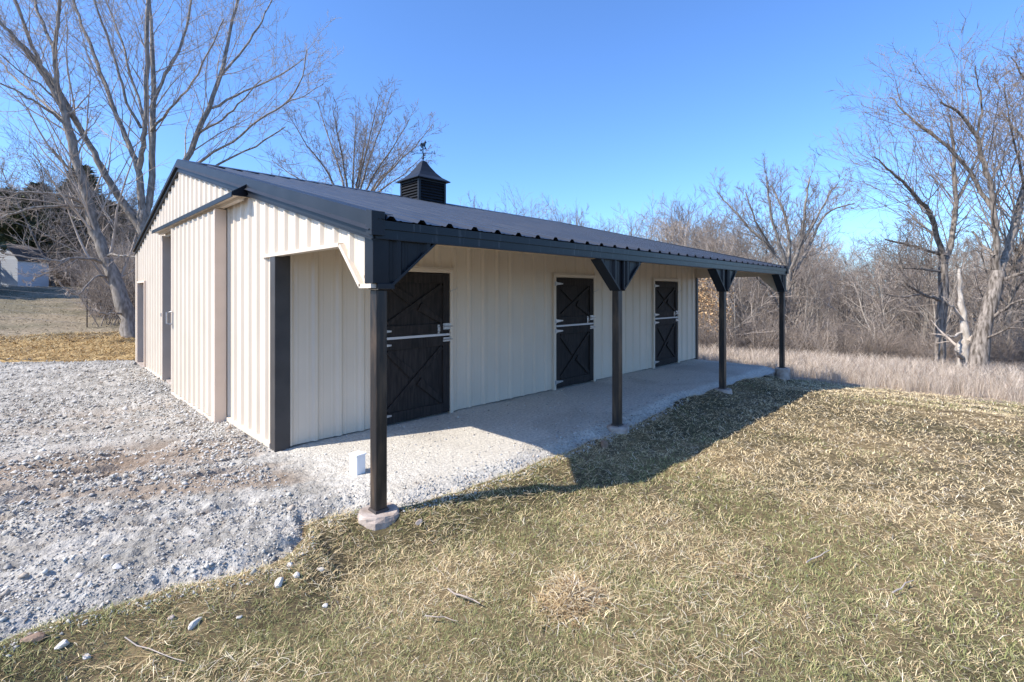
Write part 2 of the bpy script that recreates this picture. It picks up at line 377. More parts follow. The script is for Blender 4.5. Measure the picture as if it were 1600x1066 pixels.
DX = [1.255, 4.945, 8.66]; DW = 1.205; DZ = 2.105     # the three stall doors
def side_zb(x):
    for d in DX:
        if d < x < d + DW: return DZ
    return .015
SB = tuple(v for d in DX for v in (d, d + DW))
plc = lambda s, d, z: (s, D - d * .8, z)
sw = liner('stall_wall', .0, LB, side_zb, lambda s: tline(D) + .13, plc, M['siding'], barn, SB, d0=-.03)
s = .13
while s < LB - .01:
    e = min(s + .9144, LB - .03)
    corr_panel('siding_panel', s, e, side_zb, lambda q: tline(D) + .12, plc, M['siding'], sw, .13, SB); s = e
    if s > LB - .05: break
bw = liner('back_wall', 0, LB, lambda s: .02, lambda s: tline(YW) + .13, lambda s, d, z: (s, YW + d, z), M['siding'], barn, (), d0=0)
s = 0.0
while s < LB - .01:
    e = min(s + .9144, LB); corr_panel('siding_panel', s, e, lambda q: .02, lambda q: tline(YW) + .12, lambda s, d, z: (s, YW + .01 + d, z), M['siding'], bw, 0.0); s = e

# base trim, corner trims
MB().box(-.052, -.002, D + .13, OP0, .0, .055).build('base_trim', M['cream_trim'], gw, .004)
MB().box(-.046, -.002, OP1 + .05, PD0, .0, .05).build('base_trim', M['cream_trim'], gw, .004)
MB().box(-.046, .125, D - .035, D + .118, -.03, 2.235).build('corner_trim', M['corner'], barn, .004)
MB().box(LB - .07, LB + .04, D - .033, D + .1, -.03, 2.235).build('corner_trim', M['corner'], barn, .004)
MB().box(-.04, .06, YW - .09, YW + .045, -.02, tline(YW)).build('corner_trim', M['cream_trim'], barn, .004)

# porch opening trim on the two gable ends
for xx, sg, par in ((0.0, 1, gw), (LB, -1, fwall)):
    m = MB()
    x0, x1 = (xx - .05, xx + .035) if sg > 0 else (xx - .035, xx + .05)
    a = [(.0, 1.845), (.205, 1.845), (.585, 2.225), (D + .42 if sg > 0 else D, 2.225)]
    for (ya, za), (yb, zb_) in zip(a[:-1], a[1:]):
        dy, dz = yb - ya, zb_ - za; L_ = math.hypot(dy, dz); nx_, nz_ = -dz / L_, dy / L_
        t_ = .036
        m.prism([(x0, ya, za), (x0, yb, zb_), (x0, yb + nx_ * t_, zb_ + nz_ * t_), (x0, ya + nx_ * t_, za + nz_ * t_)],
                [(x1, ya, za), (x1, yb, zb_), (x1, yb + nx_ * t_, zb_ + nz_ * t_), (x1, ya + nx_ * t_, za + nz_ * t_)])
    m.build('opening_trim', M['cream_trim'], par)
    # black corner flashing above the end post
    cx0, cx1 = (xx - .042, xx + .105) if sg > 0 else (xx - .105, xx + .042)
    MB().box(cx0, cx1, -.022, .118, 1.883, 2.335).build('corner_flashing', M['black'], barn, .003)
    if sg < 0:
        MB().poly([(LB - .06, .0, 1.86), (LB - .06, .2, 1.86), (LB - .06, .57, 2.24), (LB - .06, D, 2.24), (LB - .06, D, 2.8), (LB - .06, 0, 2.36)]).build('inner_lining', M['cream_trim'], fwall)

# roof -----------------------------------------------------------------------
RZ = .16
deck = MB()
for side in (0, 1):
    y0, y1 = (-.03, YR) if side == 0 else (YR, YW + .12)
    z = lambda y: tline(y) + RZ - .035
    deck.poly([(0, y0, z(y0)), (LB, y0, z(y0)), (LB, y1, z(y1)), (0, y1, z(y1))])
roof = deck.build('roof', M['liner'], barn)
def roof_panel(s0, s1, side):
    br, dep = prof_breaks(s0, s1, .10); v = []; f = []
    ya, yb = (-.075, YR) if side == 0 else (YW + .15, YR)
    rows = np.linspace(ya, yb, 7)
    for x in br:
        for k, y in enumerate(rows):
            j = .0025 * (vnoise(x * 2.1 + 40, y * 1.1 + 3) - .5)
            v.append((x, y, tline(y) + RZ + dep(x) * 1.08 + j))
    n = len(rows)
    for i in range(len(br) - 1):
        for k in range(n - 1):
            a, b, c, d = i * n + k, (i + 1) * n + k, (i + 1) * n + k + 1, i * n + k + 1
            f.append((a, b, c, d) if side == 0 else (a, d, c, b))
    me = bpy.data.meshes.new('roof_panel'); me.from_pydata(v, [], f); me.update(); me.materials.append(M['roof'])
    return ob('roof_panel', me, roof)
for side in (0, 1):
    s = -.02
    while s < LB + .01:
        e = min(s + .9144, LB + .02); roof_panel(s, e, side); s = e
        if s > LB + .015: break
MB().prism([(-.05, YR - .19, tline(YR - .19) + RZ + .036), (-.05, YR, tline(YR) + RZ + .05), (-.05, YR + .19, tline(YR - .19) + RZ + .036), (-.05, YR, tline(YR) + RZ + .030)],
           [(LB + .05, YR - .19, tline(YR - .19) + RZ + .036), (LB + .05, YR, tline(YR) + RZ + .05), (LB + .05, YR + .19, tline(YR - .19) + RZ + .036), (LB + .05, YR, tline(YR) + RZ + .030)]).build('ridge_cap', M['roof'], roof)
# rake trims: broad upper band, ridge bead and narrow lower band
for xx, sg in ((0, 1), (LB, -1)):
    for ya, yb in ((-.03, YR), (YW + .1, YR)):
        m = MB()
        def band(xo, xi, o0, o1):
            X0, X1 = xx - sg * xo, xx + sg * xi
            m.prism([(X0, ya, tline(ya) + o0), (X0, yb, tline(yb) + o0), (X0, yb, tline(yb) + o1), (X0, ya, tline(ya) + o1)],
                    [(X1, ya, tline(ya) + o0), (X1, yb, tline(yb) + o0), (X1, yb, tline(yb) + o1), (X1, ya, tline(ya) + o1)])
        band(.062, .02, .064, .198); m.prism([(xx - sg * .062, ya, tline(ya) + .086), (xx - sg * .062, yb, tline(yb) + .086), (xx - sg * .092, yb, tline(yb) + .056), (xx - sg * .092, ya, tline(ya) + .056)], [(xx, ya, tline(ya) + .086), (xx, yb, tline(yb) + .086), (xx, yb, tline(yb) + .056), (xx, ya, tline(ya) + .056)]); band(.050, .02, -.012, .050); band(.060, .02, -.026, -.012); band(.062, .14, .198, .203)
        m.build('rake_trim', M['trim'], roof)
# eave fascia and the corner box at its ends
MB().prism([(-.03, -.052, 2.335), (-.03, -.052, 2.405), (-.03, .0, 2.405), (-.03, .0, 2.335)], [(LB + .03, -.052, 2.335), (LB + .03, -.052, 2.405), (LB + .03, .0, 2.405), (LB + .03, .0, 2.335)]).build('eave_fascia', M['fascia'], roof)
MB().box(-.03, LB + .03, -.036, .0, 2.262, 2.335).build('eave_fascia', M['fascia'], roof)
MB().box(-.03, LB + .03, -.046, .0, 2.250, 2.262).build('drip_edge', M['trim'], roof)
for x0, x1 in ((-.078, .045), (LB - .045, LB + .078)):
    MB().prism([(x0, -.066, 2.275), (x1, -.066, 2.275), (x1, -.066, 2.475), (x0, -.066, 2.475)], [(x0, .03, 2.298), (x1, .03, 2.298), (x1, .03, 2.492), (x0, .03, 2.492)]).build('corner_cap', M['trim'], roof, .003)
# porch framing under the roof
MB().box(.13, LB - .13, .004, .11, 2.255, 2.385).build('porch_beam', M['lumber'], barn)
for k in range(4):
    xk = min(.02 + k * BAY, LB - .13) + (.03 if k == 0 else 0)
    m = MB(); m.prism([(xk, .11, 2.27), (xk, D - .04, 2.27 + SL * (D - .15)), (xk, D - .04, 2.40 + SL * (D - .15)), (xk, .11, 2.40)],
                      [(xk + .04, .11, 2.27), (xk + .04, D - .04, 2.27 + SL * (D - .15)), (xk + .04, D - .04, 2.40 + SL * (D - .15)), (xk + .04, .11, 2.40)]); m.build('rafter', M['lumber'], barn)

# posts, brackets and piers ---------------------------------------------------
PW = .104
post_me = MB().box(0, PW, 0, PW, 0, 1.86).mesh('porch_post', M['post'], .006)
foot_me = MB().prism([(-.012, -.012, 0), (PW + .012, -.012, 0), (PW + .012, PW + .012, 0), (-.012, PW + .012, 0)], [(-.006, -.006, .022), (PW + .006, -.006, .022), (PW + .006, PW + .006, .022), (-.006, PW + .006, .022)]).mesh('post_base', M['tpost'])
def pier(x, y, r, z0, z1, seed):
    rg = random.Random(seed); n = 14; m = MB(); rings = []
    for z, k in ((z0, 1.1), (z1 - .03, 1.03), (z1 - .008, .98), (z1, .90)):
        rings.append([(x + r * k * (1 + .05 * rg.uniform(-1, 1)) * math.cos(2 * math.pi * i / n), y + r * k * (1 + .05 * rg.uniform(-1, 1)) * math.sin(2 * math.pi * i / n), z + rg.uniform(-.008, .008)) for i in range(n)])
    b = len(m.v)
    for q in rings: m.v += q
    for j in range(3):
        for i in range(n):
            k = (i + 1) % n; m.f.append((b + j * n + i, b + j * n + k, b + (j + 1) * n + k, b + (j + 1) * n + i))
    m.f.append(tuple(b + 3 * n + i for i in range(n)))
    return m.build('concrete_pier', M['pier'], barn, smooth=False)
BT = 2.252
def bracket(px, dirs):
    """knee boxes beside a post: wedge body, ribbed face sheets and edge flashings"""
    for dr in dirs:
        xa = px + (PW if dr > 0 else 0); wd = .44 if len(dirs) == 2 else .46
        if len(dirs) == 1: xa = px + (.107 if dr > 0 else .006)
        xb = xa + dr * wd; zb0 = 1.862
        body = MB().prism([(xa, .006, zb0), (xb, .006, BT), (xa, .006, BT)], [(xa, .125, zb0), (xb, .125, BT), (xa, .125, BT)]).build('post_bracket', M['black'], barn)
        lo, hi = min(xa, xb), max(xa, xb)
        zbf = lambda s: zb0 + (BT - zb0) * abs(s - xa) / wd
        corr_panel('bracket_panel', lo, hi, zbf, lambda s: BT, lambda s, d, z: (s, -.001 - d * 1.0, z), M['black'], body, px + .20)
        L_ = math.hypot(wd, BT - zb0); nx_, nz_ = dr * (BT - zb0) / L_, -wd / L_
        e = .034
        m = MB().prism([(xa, -.032, zb0), (xb, -.032, BT), (xb + nx_ * e, -.032, BT + nz_ * e * .2), (xa + nx_ * e * .3, -.032, zb0 + nz_ * e)],
                       [(xa, .130, zb0), (xb, .130, BT), (xb + nx_ * e, .130, BT + nz_ * e * .2), (xa + nx_ * e * .3, .130, zb0 + nz_ * e)])
        m.build('bracket_trim', M['trim'], body)
for i in range(4):
    px = i * BAY if i < 3 else LB - PW
    gz = -.03 if i == 0 else -.02
    p = ob('porch_post', post_me, barn, (px, 0, gz)); ob('post_base', foot_me, p, (0, 0, 0))
    pier(px + PW / 2, .045, .175 if i == 0 else .155, -.30, gz, 40 + i)
    if i in (1, 2):
        MB().box(px, px + PW, .003, PW, 1.84, 2.26).build('post_sleeve', M['black'], barn, .003)
        MB().box(px + .085, px + .103, -.034, .0, 1.862, BT - .002).build('sleeve_seam', M['trim'], barn)
        bracket(px, (-1, 1))
    else: bracket(px, (1,) if i == 0 else (-1,))
    if i in (0, 3):
        xa = -.045 if i == 0 else LB - .155
        MB().box(xa + (.0 if i else .045), xa + .2, -.034, .13, 1.836, 1.884).build('bracket_sill', M['trim'], barn, .003)

# stall doors ------------------------------------------------------------------
TK = .030
mesh_cache = {}
def cached(key, fn):
    if key not in mesh_cache: mesh_cache[key] = fn()
    return mesh_cache[key]
def leaf_parts(z0, z1, upper):
    """all boards of a leaf, local x 0..DW, front at y=-.0"""
    F = -.012
    out = []
    slab = MB().box(.012, DW - .012, F, .03, z0, z1).mesh('door_leaf', M['door'])
    def board(nm, m): out.append((nm, m.mesh(nm, M['door'], .003)))
    st, rl = .115, .145
    zs0, zs1 = z0, z1
    board('stile', MB().box(.012, .012 + st, F - TK, F, zs0, zs1)); board('stile', MB().box(DW - .012 - st, DW - .012, F - TK, F, zs0, zs1))
    x0, x1 = .012 + st, DW - .012 - st
    board('rail', MB().box(x0 + .001, x1 - .001, F - TK * .95, F, zs0, zs0 + rl)); board('rail', MB().box(x0 + .001, x1 - .001, F - TK * .95, F, zs1 - rl, zs1))
    a = Vector((x0, 0, zs0 + rl)); b = Vector((x1, 0, zs1 - rl)); wv = .118
    def brace(p, q, t0, t1):
        d = (q - p); L_ = d.length; d.normalize(); n = Vector((-d.z, 0, d.x))
        P0 = p + d * (L_ * t0); P1 = p + d * (L_ * t1)
        y0_, y1_ = F - TK * .9, F
        pts = [P0 - n * wv / 2, P1 - n * wv / 2, P1 + n * wv / 2, P0 + n * wv / 2]
        pts = [Vector((min(max(k.x, x0), x1), 0, min(max(k.z, zs0 + rl), zs1 - rl))) for k in pts]
        board('brace', MB().prism([(k.x, y0_, k.z) for k in pts], [(k.x, y1_, k.z) for k in pts]))
    brace(a, b, .0, 1.0)
    c = Vector((x0, 0, zs1 - rl)); d = Vector((x1, 0, zs0 + rl)); gap = .59 * wv / (d - c).length * 1.12
    brace(c, d, 0.0, .5 - gap); brace(c, d, .5 + gap, 1.0)
    def hinge(z):
        y = F - TK
        return MB().box(-.045, .012, y - .014, y - .002, z - .035, z + .035).prism([(.0, y - .011, z - .03), (.20, y - .011, z - .010), (.20, y - .011, z + .010), (.0, y - .011, z + .03)],
                [(.0, y - .001, z - .03), (.20, y - .001, z - .010), (.20, y - .001, z + .010), (.0, y - .001, z + .03)]).tube([(-.012, y - .016, z - .042), (-.012, y - .016, z + .042)], .010, 6).mesh('strap_hinge', M['galv'])
    for z in ((z0 + .075, z1 - .11) if upper else (z0 + .11, z1 - .075)): out.append(('strap_hinge', hinge(z)))
    y = F - TK
    if upper:
        out.append(('slide_bolt', MB().box(DW - .135, DW + .005, y - .010, y - .001, z0 + .055, z0 + .145).box(DW - .115, DW - .03, y - .022, y - .010, z0 + .075, z0 + .12).tube([(DW - .12, y - .026, z0 + .1), (DW + .03, y - .026, z0 + .1)], .008, 6).mesh('slide_bolt', M['galv'])))
        out.append(('pull_handle', MB().box(DW - .235, DW - .20, y - .010, y - .001, z0 + .0, z0 + .13).tube([(DW - .218, y - .005, z0 + .02), (DW - .218, y - .035, z0 + .035), (DW - .218, y - .035, z0 + .10), (DW - .218, y - .005, z0 + .115)], .007, 6).mesh('pull_handle', M['galv'])))
        out.append(('hook_eye', MB().tube([(DW - .02, y - .004, z0 + .62), (DW - .01, y - .04, z0 + .63), (DW + .10, y - .045, z0 + .665), (DW + .11, y - .02, z0 + .68)], .0055, 6).mesh('hook_eye', M['galv'])))
    else:
        out.append(('door_strip', MB().box(.012, DW - .012, y - .008, .028, z1 + .002, z1 + .034).mesh('door_strip', M['strip'])))
        out.append(('slide_bolt', MB().box(DW - .135, DW - .0, y - .010, y - .001, z1 - .085, z1 - .025).tube([(DW - .13, y - .018, z1 - .055), (DW + .035, y - .018, z1 - .055)], .009, 6).mesh('slide_bolt', M['galv'])))
    return slab, out
ZS = 1.17
leafs = {'lower_door_leaf': leaf_parts(.03, ZS, False), 'upper_door_leaf': leaf_parts(ZS + .040, DZ - .012, True)}
fr = .062
frame_me = MB().box(-fr, .0, -.052, .03, .0, DZ + fr).box(DW, DW + fr, -.052, .03, .0, DZ + fr).box(.0, DW, -.052, .03, DZ, DZ + fr).mesh('door_frame', M['cream_trim'], .004)
cap_me = MB().box(-fr - .015, DW + fr + .015, -.060, .0, DZ + fr + .002, DZ + fr + .016).mesh('drip_cap', M['cream_trim'])
for x in DX:
    f = ob('door_frame', frame_me, barn, (x, D, 0)); ob('drip_cap', cap_me, f)
    for nm, (slab, parts) in leafs.items():
        lf = ob(nm, slab, barn, (x, D, 0))
        for pn, pm in parts: ob(pn, pm, lf)

# sliding door, hood, jambs ------------------------------------------------------
SY0, SY1, SZ0, SZ1 = 4.07, 6.91, -.02, 2.985
slab = MB().box(-.150, -.045, SY0, SY1, SZ0 + .01, SZ1).build('sliding_door', M['cream_trim'], barn)
s = SY0 + .015
while s < SY1 - .03:
    e = min(s + .9144, SY1 - .015)
    corr_panel('siding_panel', s, e, lambda q: SZ0 + .055, lambda q: SZ1 - .01, lambda q, d, z: (-.156 - d, q, z), M['siding'], slab, SY0 + .06); s = e
    if s > SY1 - .02: break
MB().box(-.190, -.042, SY0 - .006, SY0 + .014, SZ0, SZ1).build('edge_trim', M['jamb'], slab, .003)
MB().box(-.190, -.042, SY1 - .014, SY1 + .006, SZ0, SZ1).build('edge_trim', M['cream_trim'], slab, .003)
MB().box(-.196, -.042, SY0 + .015, SY1 - .015, SZ0, SZ0 + .05).build('bottom_trim', M['cream_trim'], slab, .003)
hz = 1.36
MB().tube([(-.19, SY1 - .06, hz - .11), (-.26, SY1 - .03, hz - .10), (-.26, SY1 - .03, hz + .10), (-.19, SY1 - .06, hz + .11)], .012, 8).build('pull_handle', M['galv'], slab)
m = MB().prism([(.0, 3.12, 3.235), (-.235, 3.12, 3.075), (-.235, 3.12, 3.012), (-.222, 3.12, 3.012), (-.222, 3.12, 3.068), (.0, 3.12, 3.220)],
               [(.0, 8.52, 3.235), (-.235, 8.52, 3.075), (-.235, 8.52, 3.012), (-.222, 8.52, 3.012), (-.222, 8.52, 3.068), (.0, 8.52, 3.220)])
hood = m.build('track_hood', M['trim'], barn)
for y in (3.12, 8.505): MB().prism([(-.002, y, 3.22), (-.22, y, 3.066), (-.22, y, 3.03), (-.002, y, 3.03)], [(-.002, y + .015, 3.22), (-.22, y + .015, 3.066), (-.22, y + .015, 3.03), (-.002, y + .015, 3.03)]).build('hood_end', M['black'], hood)
MB().box(-.220, -.034, 3.136, 8.504, 3.036, 3.046).build('hood_soffit', M['cream_trim'], hood)
MB().box(-.13, -.07, 3.2, 8.45, 2.995, 3.034).build('door_track', M['cream_trim'], hood)
MB().box(-.085, .26, OP1, OP1 + .05, .03, OPZ + .02).build('door_jamb', M['jamb'], barn, .003)
MB().box(-.05, .2, OP0 - .05, OP0, .03, OPZ).build('door_jamb', M['jamb'], barn, .003)
MB().box(-.02, .3, OP0, OP1, -.02, .045).build('door_sill', M['pier'], barn)
MB().box(-.10, -.075, OP1 + .05, OP1 + .10, 1.33, 1.40).build('door_latch', M['galv'], barn)
# walk-in door at the far corner
MB().box(.09, .12, PD0, PD1, .06, PDZ).build('walk_door', M['dark'], barn)
m = MB().box(-.045, .12, PD1, PD1 + .045, .04, PDZ + .045).box(-.045, .12, PD0 - .045, PD0, .04, PDZ + .045).box(-.045, .12, PD0, PD1, PDZ, PDZ + .045)
m.build('walk_door_frame', M['jamb'], barn)
MB().box(-.05, .12, PD0 - .05, PD1 + .05, .0, .058).build('walk_door_sill', M['pier'], barn)
# fastener heads on the lit ribs
m = MB()
for k in range(40):
    y = .12 + k * PITCH + .075
    if y > YW - .1: break
    for z in (.12, .75, 1.35, 1.95, 2.55, 3.15):
        if gable_zb(y) < z - .05 < z < tline(y) - .15 and not (SY0 - .1 < y < SY1 and z < 3): m.box(-.013, .0, y - .009, y + .009, z - .009, z + .009)
for k in range(9):
    y = SY0 + .06 + k * PITCH + .075
    for z in (.04, .08, .8, 1.55, 2.3, 2.9): m.box(-.171, -.150, y - .009, y + .009, z - .009, z + .009)
tag(m.build('screw_heads', M['jamb'], barn), kind='stuff')

# cupola with weathervane ---------------------------------------------------------
CX, CY, CS = 5.40, YR, .86
hs = CS / 2; cz0, cz1 = 3.95, 4.75
cup = MB().box(CX - hs + .05, CX + hs - .05, CY - hs + .05, CY + hs - .05, cz0, cz1).build('cupola', M['dark'], barn)
for sx in (-1, 1):
    for sy in (-1, 1):
        MB().box(CX + sx * hs - .06 * (sx > 0), CX + sx * hs + .06 * (sx < 0), CY + sy * hs - .06 * (sy > 0), CY + sy * hs + .06 * (sy < 0), cz0, cz1).build('cupola_post', M['trim'], cup)
for k in range(7):
    z = 4.20 + k * .073
    for sy in (-1, 1):
        yo = CY + sy * hs
        MB().prism([(CX - hs + .06, yo - sy * .002, z), (CX - hs + .06, yo - sy * .045, z + .055), (CX - hs + .06, yo - sy * .052, z + .048), (CX - hs + .06, yo - sy * .008, z - .008)],
                   [(CX + hs - .06, yo - sy * .002, z), (CX + hs - .06, yo - sy * .045, z + .055), (CX + hs - .06, yo - sy * .052, z + .048), (CX + hs - .06, yo - sy * .008, z - .008)]).build('louvre_slat', M['trim'], cup)
    for sx in (-1, 1):
        xo = CX + sx * hs
        MB().prism([(xo - sx * .002, CY - hs + .06, z), (xo - sx * .045, CY - hs + .06, z + .055), (xo - sx * .052, CY - hs + .06, z + .048), (xo - sx * .008, CY - hs + .06, z - .008)],
                   [(xo - sx * .002, CY + hs - .06, z), (xo - sx * .045, CY + hs - .06, z + .055), (xo - sx * .052, CY + hs - .06, z + .048), (xo - sx * .008, CY + hs - .06, z - .008)]).build('louvre_slat', M['trim'], cup)
for z0, z1 in ((cz0, 4.175), (4.69, cz1)):
    MB().box(CX - hs + .003, CX + hs - .003, CY - hs + .003, CY + hs - .003, z0, z1).build('cupola_band', M['trim'], cup)
m = MB(); prof = [(hs + .085, 4.735), (hs + .085, 4.755), (.36, 4.86), (.245, 4.99), (.145, 5.14), (.06, 5.29), (.015, 5.325)]
for r, z in prof: m.v += [(CX - r, CY - r, z), (CX + r, CY - r, z), (CX + r, CY + r, z), (CX - r, CY + r, z)]
for j in range(len(prof) - 1):
    for i in range(4): k = (i + 1) % 4; m.f.append((j * 4 + i, j * 4 + k, j * 4 + 4 + k, j * 4 + 4 + i))
m.f += [(3, 2, 1, 0), tuple(len(m.v) - 4 + i for i in range(4))]
m.build('cupola_roof', M['trim'], cup)
zt = 5.30
vane = MB().tube([(CX, CY, zt), (CX, CY, zt + .50)], .011, 6).tube([(CX, CY, zt + .05), (CX, CY, zt + .06), (CX, CY, zt + .09), (CX, CY, zt + .10)], [.012, .03, .03, .012], 8)
vane.tube([(CX - .17, CY + .17, zt + .22), (CX + .17, CY - .17, zt + .22)], .008, 6).tube([(CX - .17, CY - .17, zt + .22), (CX + .17, CY + .17, zt + .22)], .008, 6)
vane.tube([(CX - .12, CY - .05, zt + .36), (CX + .16, CY + .06, zt + .36)], .007, 6)
vo = vane.build('weathervane', M['black'], cup)
def letter(ch, cx, cy, z):
    """flat compass letters cut from sheet, standing at the ends of the arms"""
    S = {'N': [((-1, -1), (-1, 1)), ((-1, 1), (1, -1)), ((1, -1), (1, 1))], 'E': [((-1, -1), (-1, 1)), ((-1, 1), (1, 1)), ((-1, 0), (.7, 0)), ((-1, -1), (1, -1))],
         'S': [((1, 1), (-1, 1)), ((-1, 1), (-1, 0)), ((-1, 0), (1, 0)), ((1, 0), (1, -1)), ((1, -1), (-1, -1))], 'W': [((-1, 1), (-.5, -1)), ((-.5, -1), (0, .4)), ((0, .4), (.5, -1)), ((.5, -1), (1, 1))]}[ch]
    m = MB(); k = .035
    for (a, b), (c, d) in S:
        m.bar((cx + a * k * .71, cy - a * k * .71, z + b * k * 1.2), (cx + c * k * .71, cy - c * k * .71, z + d * k * 1.2), .012, .012, up=(.71, .71, 0.05))
    m.build('compass_letter', M['black'], cup)
letter('N', CX + .19, CY - .19, zt + .23); letter('S', CX - .19, CY + .19, zt + .23); letter('E', CX + .19, CY + .19, zt + .23); letter('W', CX - .19, CY - .19, zt + .23)
# small prancing figure on top of the vane: body, neck, head, legs and tail as one cut-out with thickness
fig = [(-.13, .40), (-.10, .46), (-.02, .475), (.05, .48), (.09, .55), (.13, .575), (.17, .54), (.155, .525), (.125, .53), (.11, .47), (.10, .43), (.15, .38), (.13, .36), (.07, .41), (-.03, .41), (-.06, .34), (-.085, .34), (-.07, .42), (-.16, .36)]
MB().prism([(CX + a * .9 + .006, CY + a * .4 - .006, zt + b) for a, b in fig], [(CX + a * .9 - .006, CY + a * .4 + .006, zt + b) for a, b in fig]).build('vane_figure', M['black'], cup)

# ------------------------------------------------------------------ small things beside the porch
m = MB().box(-.045, .045, -.05, .05, -.06, .155)
blk = ob('white_block', m.mesh('white_block', M['white'], .006), None, (.305, .905, .0), math.radians(8), 1.2)
tag(blk, 'small white square plastic pipe stub standing in the porch gravel', 'pipe stub')
cap = MB().box(-.05, .05, -.055, .055, .150, .162).mesh('cap', M['white'], .003); ob('cap', cap, blk)

def rock_mesh(name, mat, sx, sy, sz, seed, sub=2):
    import bmesh
    rg = random.Random(seed); bm = bmesh.new(); bmesh.ops.create_icosphere(bm, subdivisions=sub, radius=1)
    pl = [(Vector((rg.gauss(0, 1), rg.gauss(0, 1), rg.gauss(0, 1))).normalized(), rg.uniform(.55, .85)) for _ in range(9)]
    for v in bm.verts:
        p = v.co.copy()
        for n, d in pl:
            k = p.dot(n)
            if k > d: p -= n * (k - d)
        v.co = Vector((p.x * sx, p.y * sy, p.z * sz)) * (1 + rg.uniform(-.03, .03))
    me = bpy.data.meshes.new(name); bm.to_mesh(me); bm.free(); me.materials.append(mat); return me
def lay_rock(u, v, size, label, mat='rock', seed=0, rz=0., group=None, name='stone', sink=.25):
    g = CAM + 0; z = -.1
    for _ in range(6):
        Z = (1.8 - z) * FPX / (v - V0); p = pix(u, v, Z); z = float(np.maximum(H(p[0], p[1]), zgravel(p[0], p[1]) if gravel_s(p[0], p[1]) > 0 else -9))
    size = tuple(k * .82 for k in size)
    o = ob(name, rock_mesh(name, M[mat], *size, seed), None, (p[0], p[1], z + size[2] * (1 - 2 * sink) * .6), rz)
    return tag(o, label, 'stone', group)
lay_rock(305, 976, (.062, .030, .028), 'long white stone lying in the green grass past the gravel edge', seed=1, rz=.6)
lay_rock(508, 948, (.028, .024, .018), 'small round white stone alone in the grass right of the gravel', seed=2)
lay_rock(500, 891, (.040, .024, .018), 'flat white stone in grass just right of the gravel corner', seed=3, rz=-.5)
lay_rock(52, 1000, (.075, .04, .035), 'tan slab of stone at the lower left edge of the gravel', 'brownrock', seed=4, rz=-.7)
lay_rock(136, 1032, (.032, .022, .020), 'grey white stone half sunk in grass at the bottom left', seed=5, rz=-.3)
lay_rock(98, 1008, (.045, .032, .028), 'bluish white stone at the lower gravel margin beside a tan slab', seed=6, rz=.2)
lay_rock(268, 966, (.026, .02, .018), 'dark grey stone in the grass beside a long white stone', 'pier', seed=7)
lay_rock(374, 966, (.024, .018, .014), 'tiny pale stone in grass right of the long white stone', seed=8)
lay_rock(436, 912, (.050, .042, .038), 'largest pale stone in the cluster at the gravel corner', seed=9, rz=.4)
lay_rock(463, 900, (.034, .028, .026), 'grey stone beside the largest one at the gravel corner', seed=10, rz=1.1)
lay_rock(452, 884, (.030, .028, .024), 'pale stone on top of the pile at the gravel corner', seed=11)
lay_rock(183, 887, (.042, .030, .028), 'rounded pale stone lying loose in the middle of the gravel', seed=12, rz=-.6)
lay_rock(165, 873, (.040, .022, .020), 'bright flat stone just above the rounded pale stone in the gravel', seed=13, rz=.2)
lay_rock(300, 842, (.055, .025, .022), 'long grey stone lying alone on the smooth gravel', 'pier', seed=14, rz=.9)
lay_rock(944, 697, (.10, .07, .07), 'rusty brown rock beside the second porch post pier', 'brownrock', seed=15, rz=.5, sink=.2)
lay_rock(655, 828, (.05, .03, .03), 'tan stone in the grass right of the nearest porch pier', 'pier', seed=16, rz=.2)

# ------------------------------------------------------------------ loose gravel
def scatter_rocks(n, rng, dist, sizes, name):
    ico = np.array([(1, 0, 0), (-1, 0, 0), (0, 1, 0), (0, -1, 0), (0, 0, 1), (0, 0, -1), (.62, .62, .35), (-.62, -.62, -.35)], float)[:6]
    fc = np.array([(0, 2, 4), (2, 1, 4), (1, 3, 4), (3, 0, 4), (2, 0, 5), (1, 2, 5), (3, 1, 5), (0, 3, 5)])
    P = dist(n); n = len(P); r = sizes(P)
    z = np.where(gravel_s(P[:, 0], P[:, 1]) > 0, zgravel(P[:, 0], P[:, 1]), H(P[:, 0], P[:, 1]))
    V = ico[None] * (1 + .6 * (rng.random((n, 6, 1)) - .5)) + .28 * rng.normal(0, 1, (n, 6, 3))
    V = V * (.6 + .8 * rng.random((n, 1, 3))) * np.array([1.25, 1.25, .95])
    a = rng.random(n) * 6.283; ca, sa = np.cos(a)[:, None], np.sin(a)[:, None]
    X = V[..., 0] * ca - V[..., 1] * sa; Y = V[..., 0] * sa + V[..., 1] * ca
    V = np.stack([X, Y, V[..., 2]], -1) * r[:, None, None] + np.stack([P[:, 0], P[:, 1], z + r * .22], -1)[:, None]
    g = .28 + .26 * rng.random(n) ** 1.2; c = np.stack([g * 1.05, g * (1.015 - .02 * rng.random(n)), g * (.945 - .05 * rng.random(n))], -1)
    tan = rng.random(n) < .10; c[tan] = np.stack([g, g * .84, g * .68], -1)[tan] * .85
    F = fc[None] + (np.arange(n) * 6)[:, None, None]
    o = ob(name, np_mesh(name, V.reshape(-1, 3), [F.reshape(-1, 3)], M['stones'], np.repeat(c, 6, 0)))
    return tag(o, kind='stuff')
def polar(n, rng, r0, r1, p=1.0, a0=-52, a1=52):
    """points round the camera position, density falling with distance"""
    u = rng.random(n); r = (r0 ** p + u * (r1 ** p - r0 ** p)) ** (1 / p); a = np.radians(a0 + (a1 - a0) * rng.random(n))
    d = FW[:2][None] * np.cos(a)[:, None] + RT[:2][None] * np.sin(a)[:, None]
    return CAM[:2][None] + d * r[:, None], r
rg = np.random.default_rng(21)
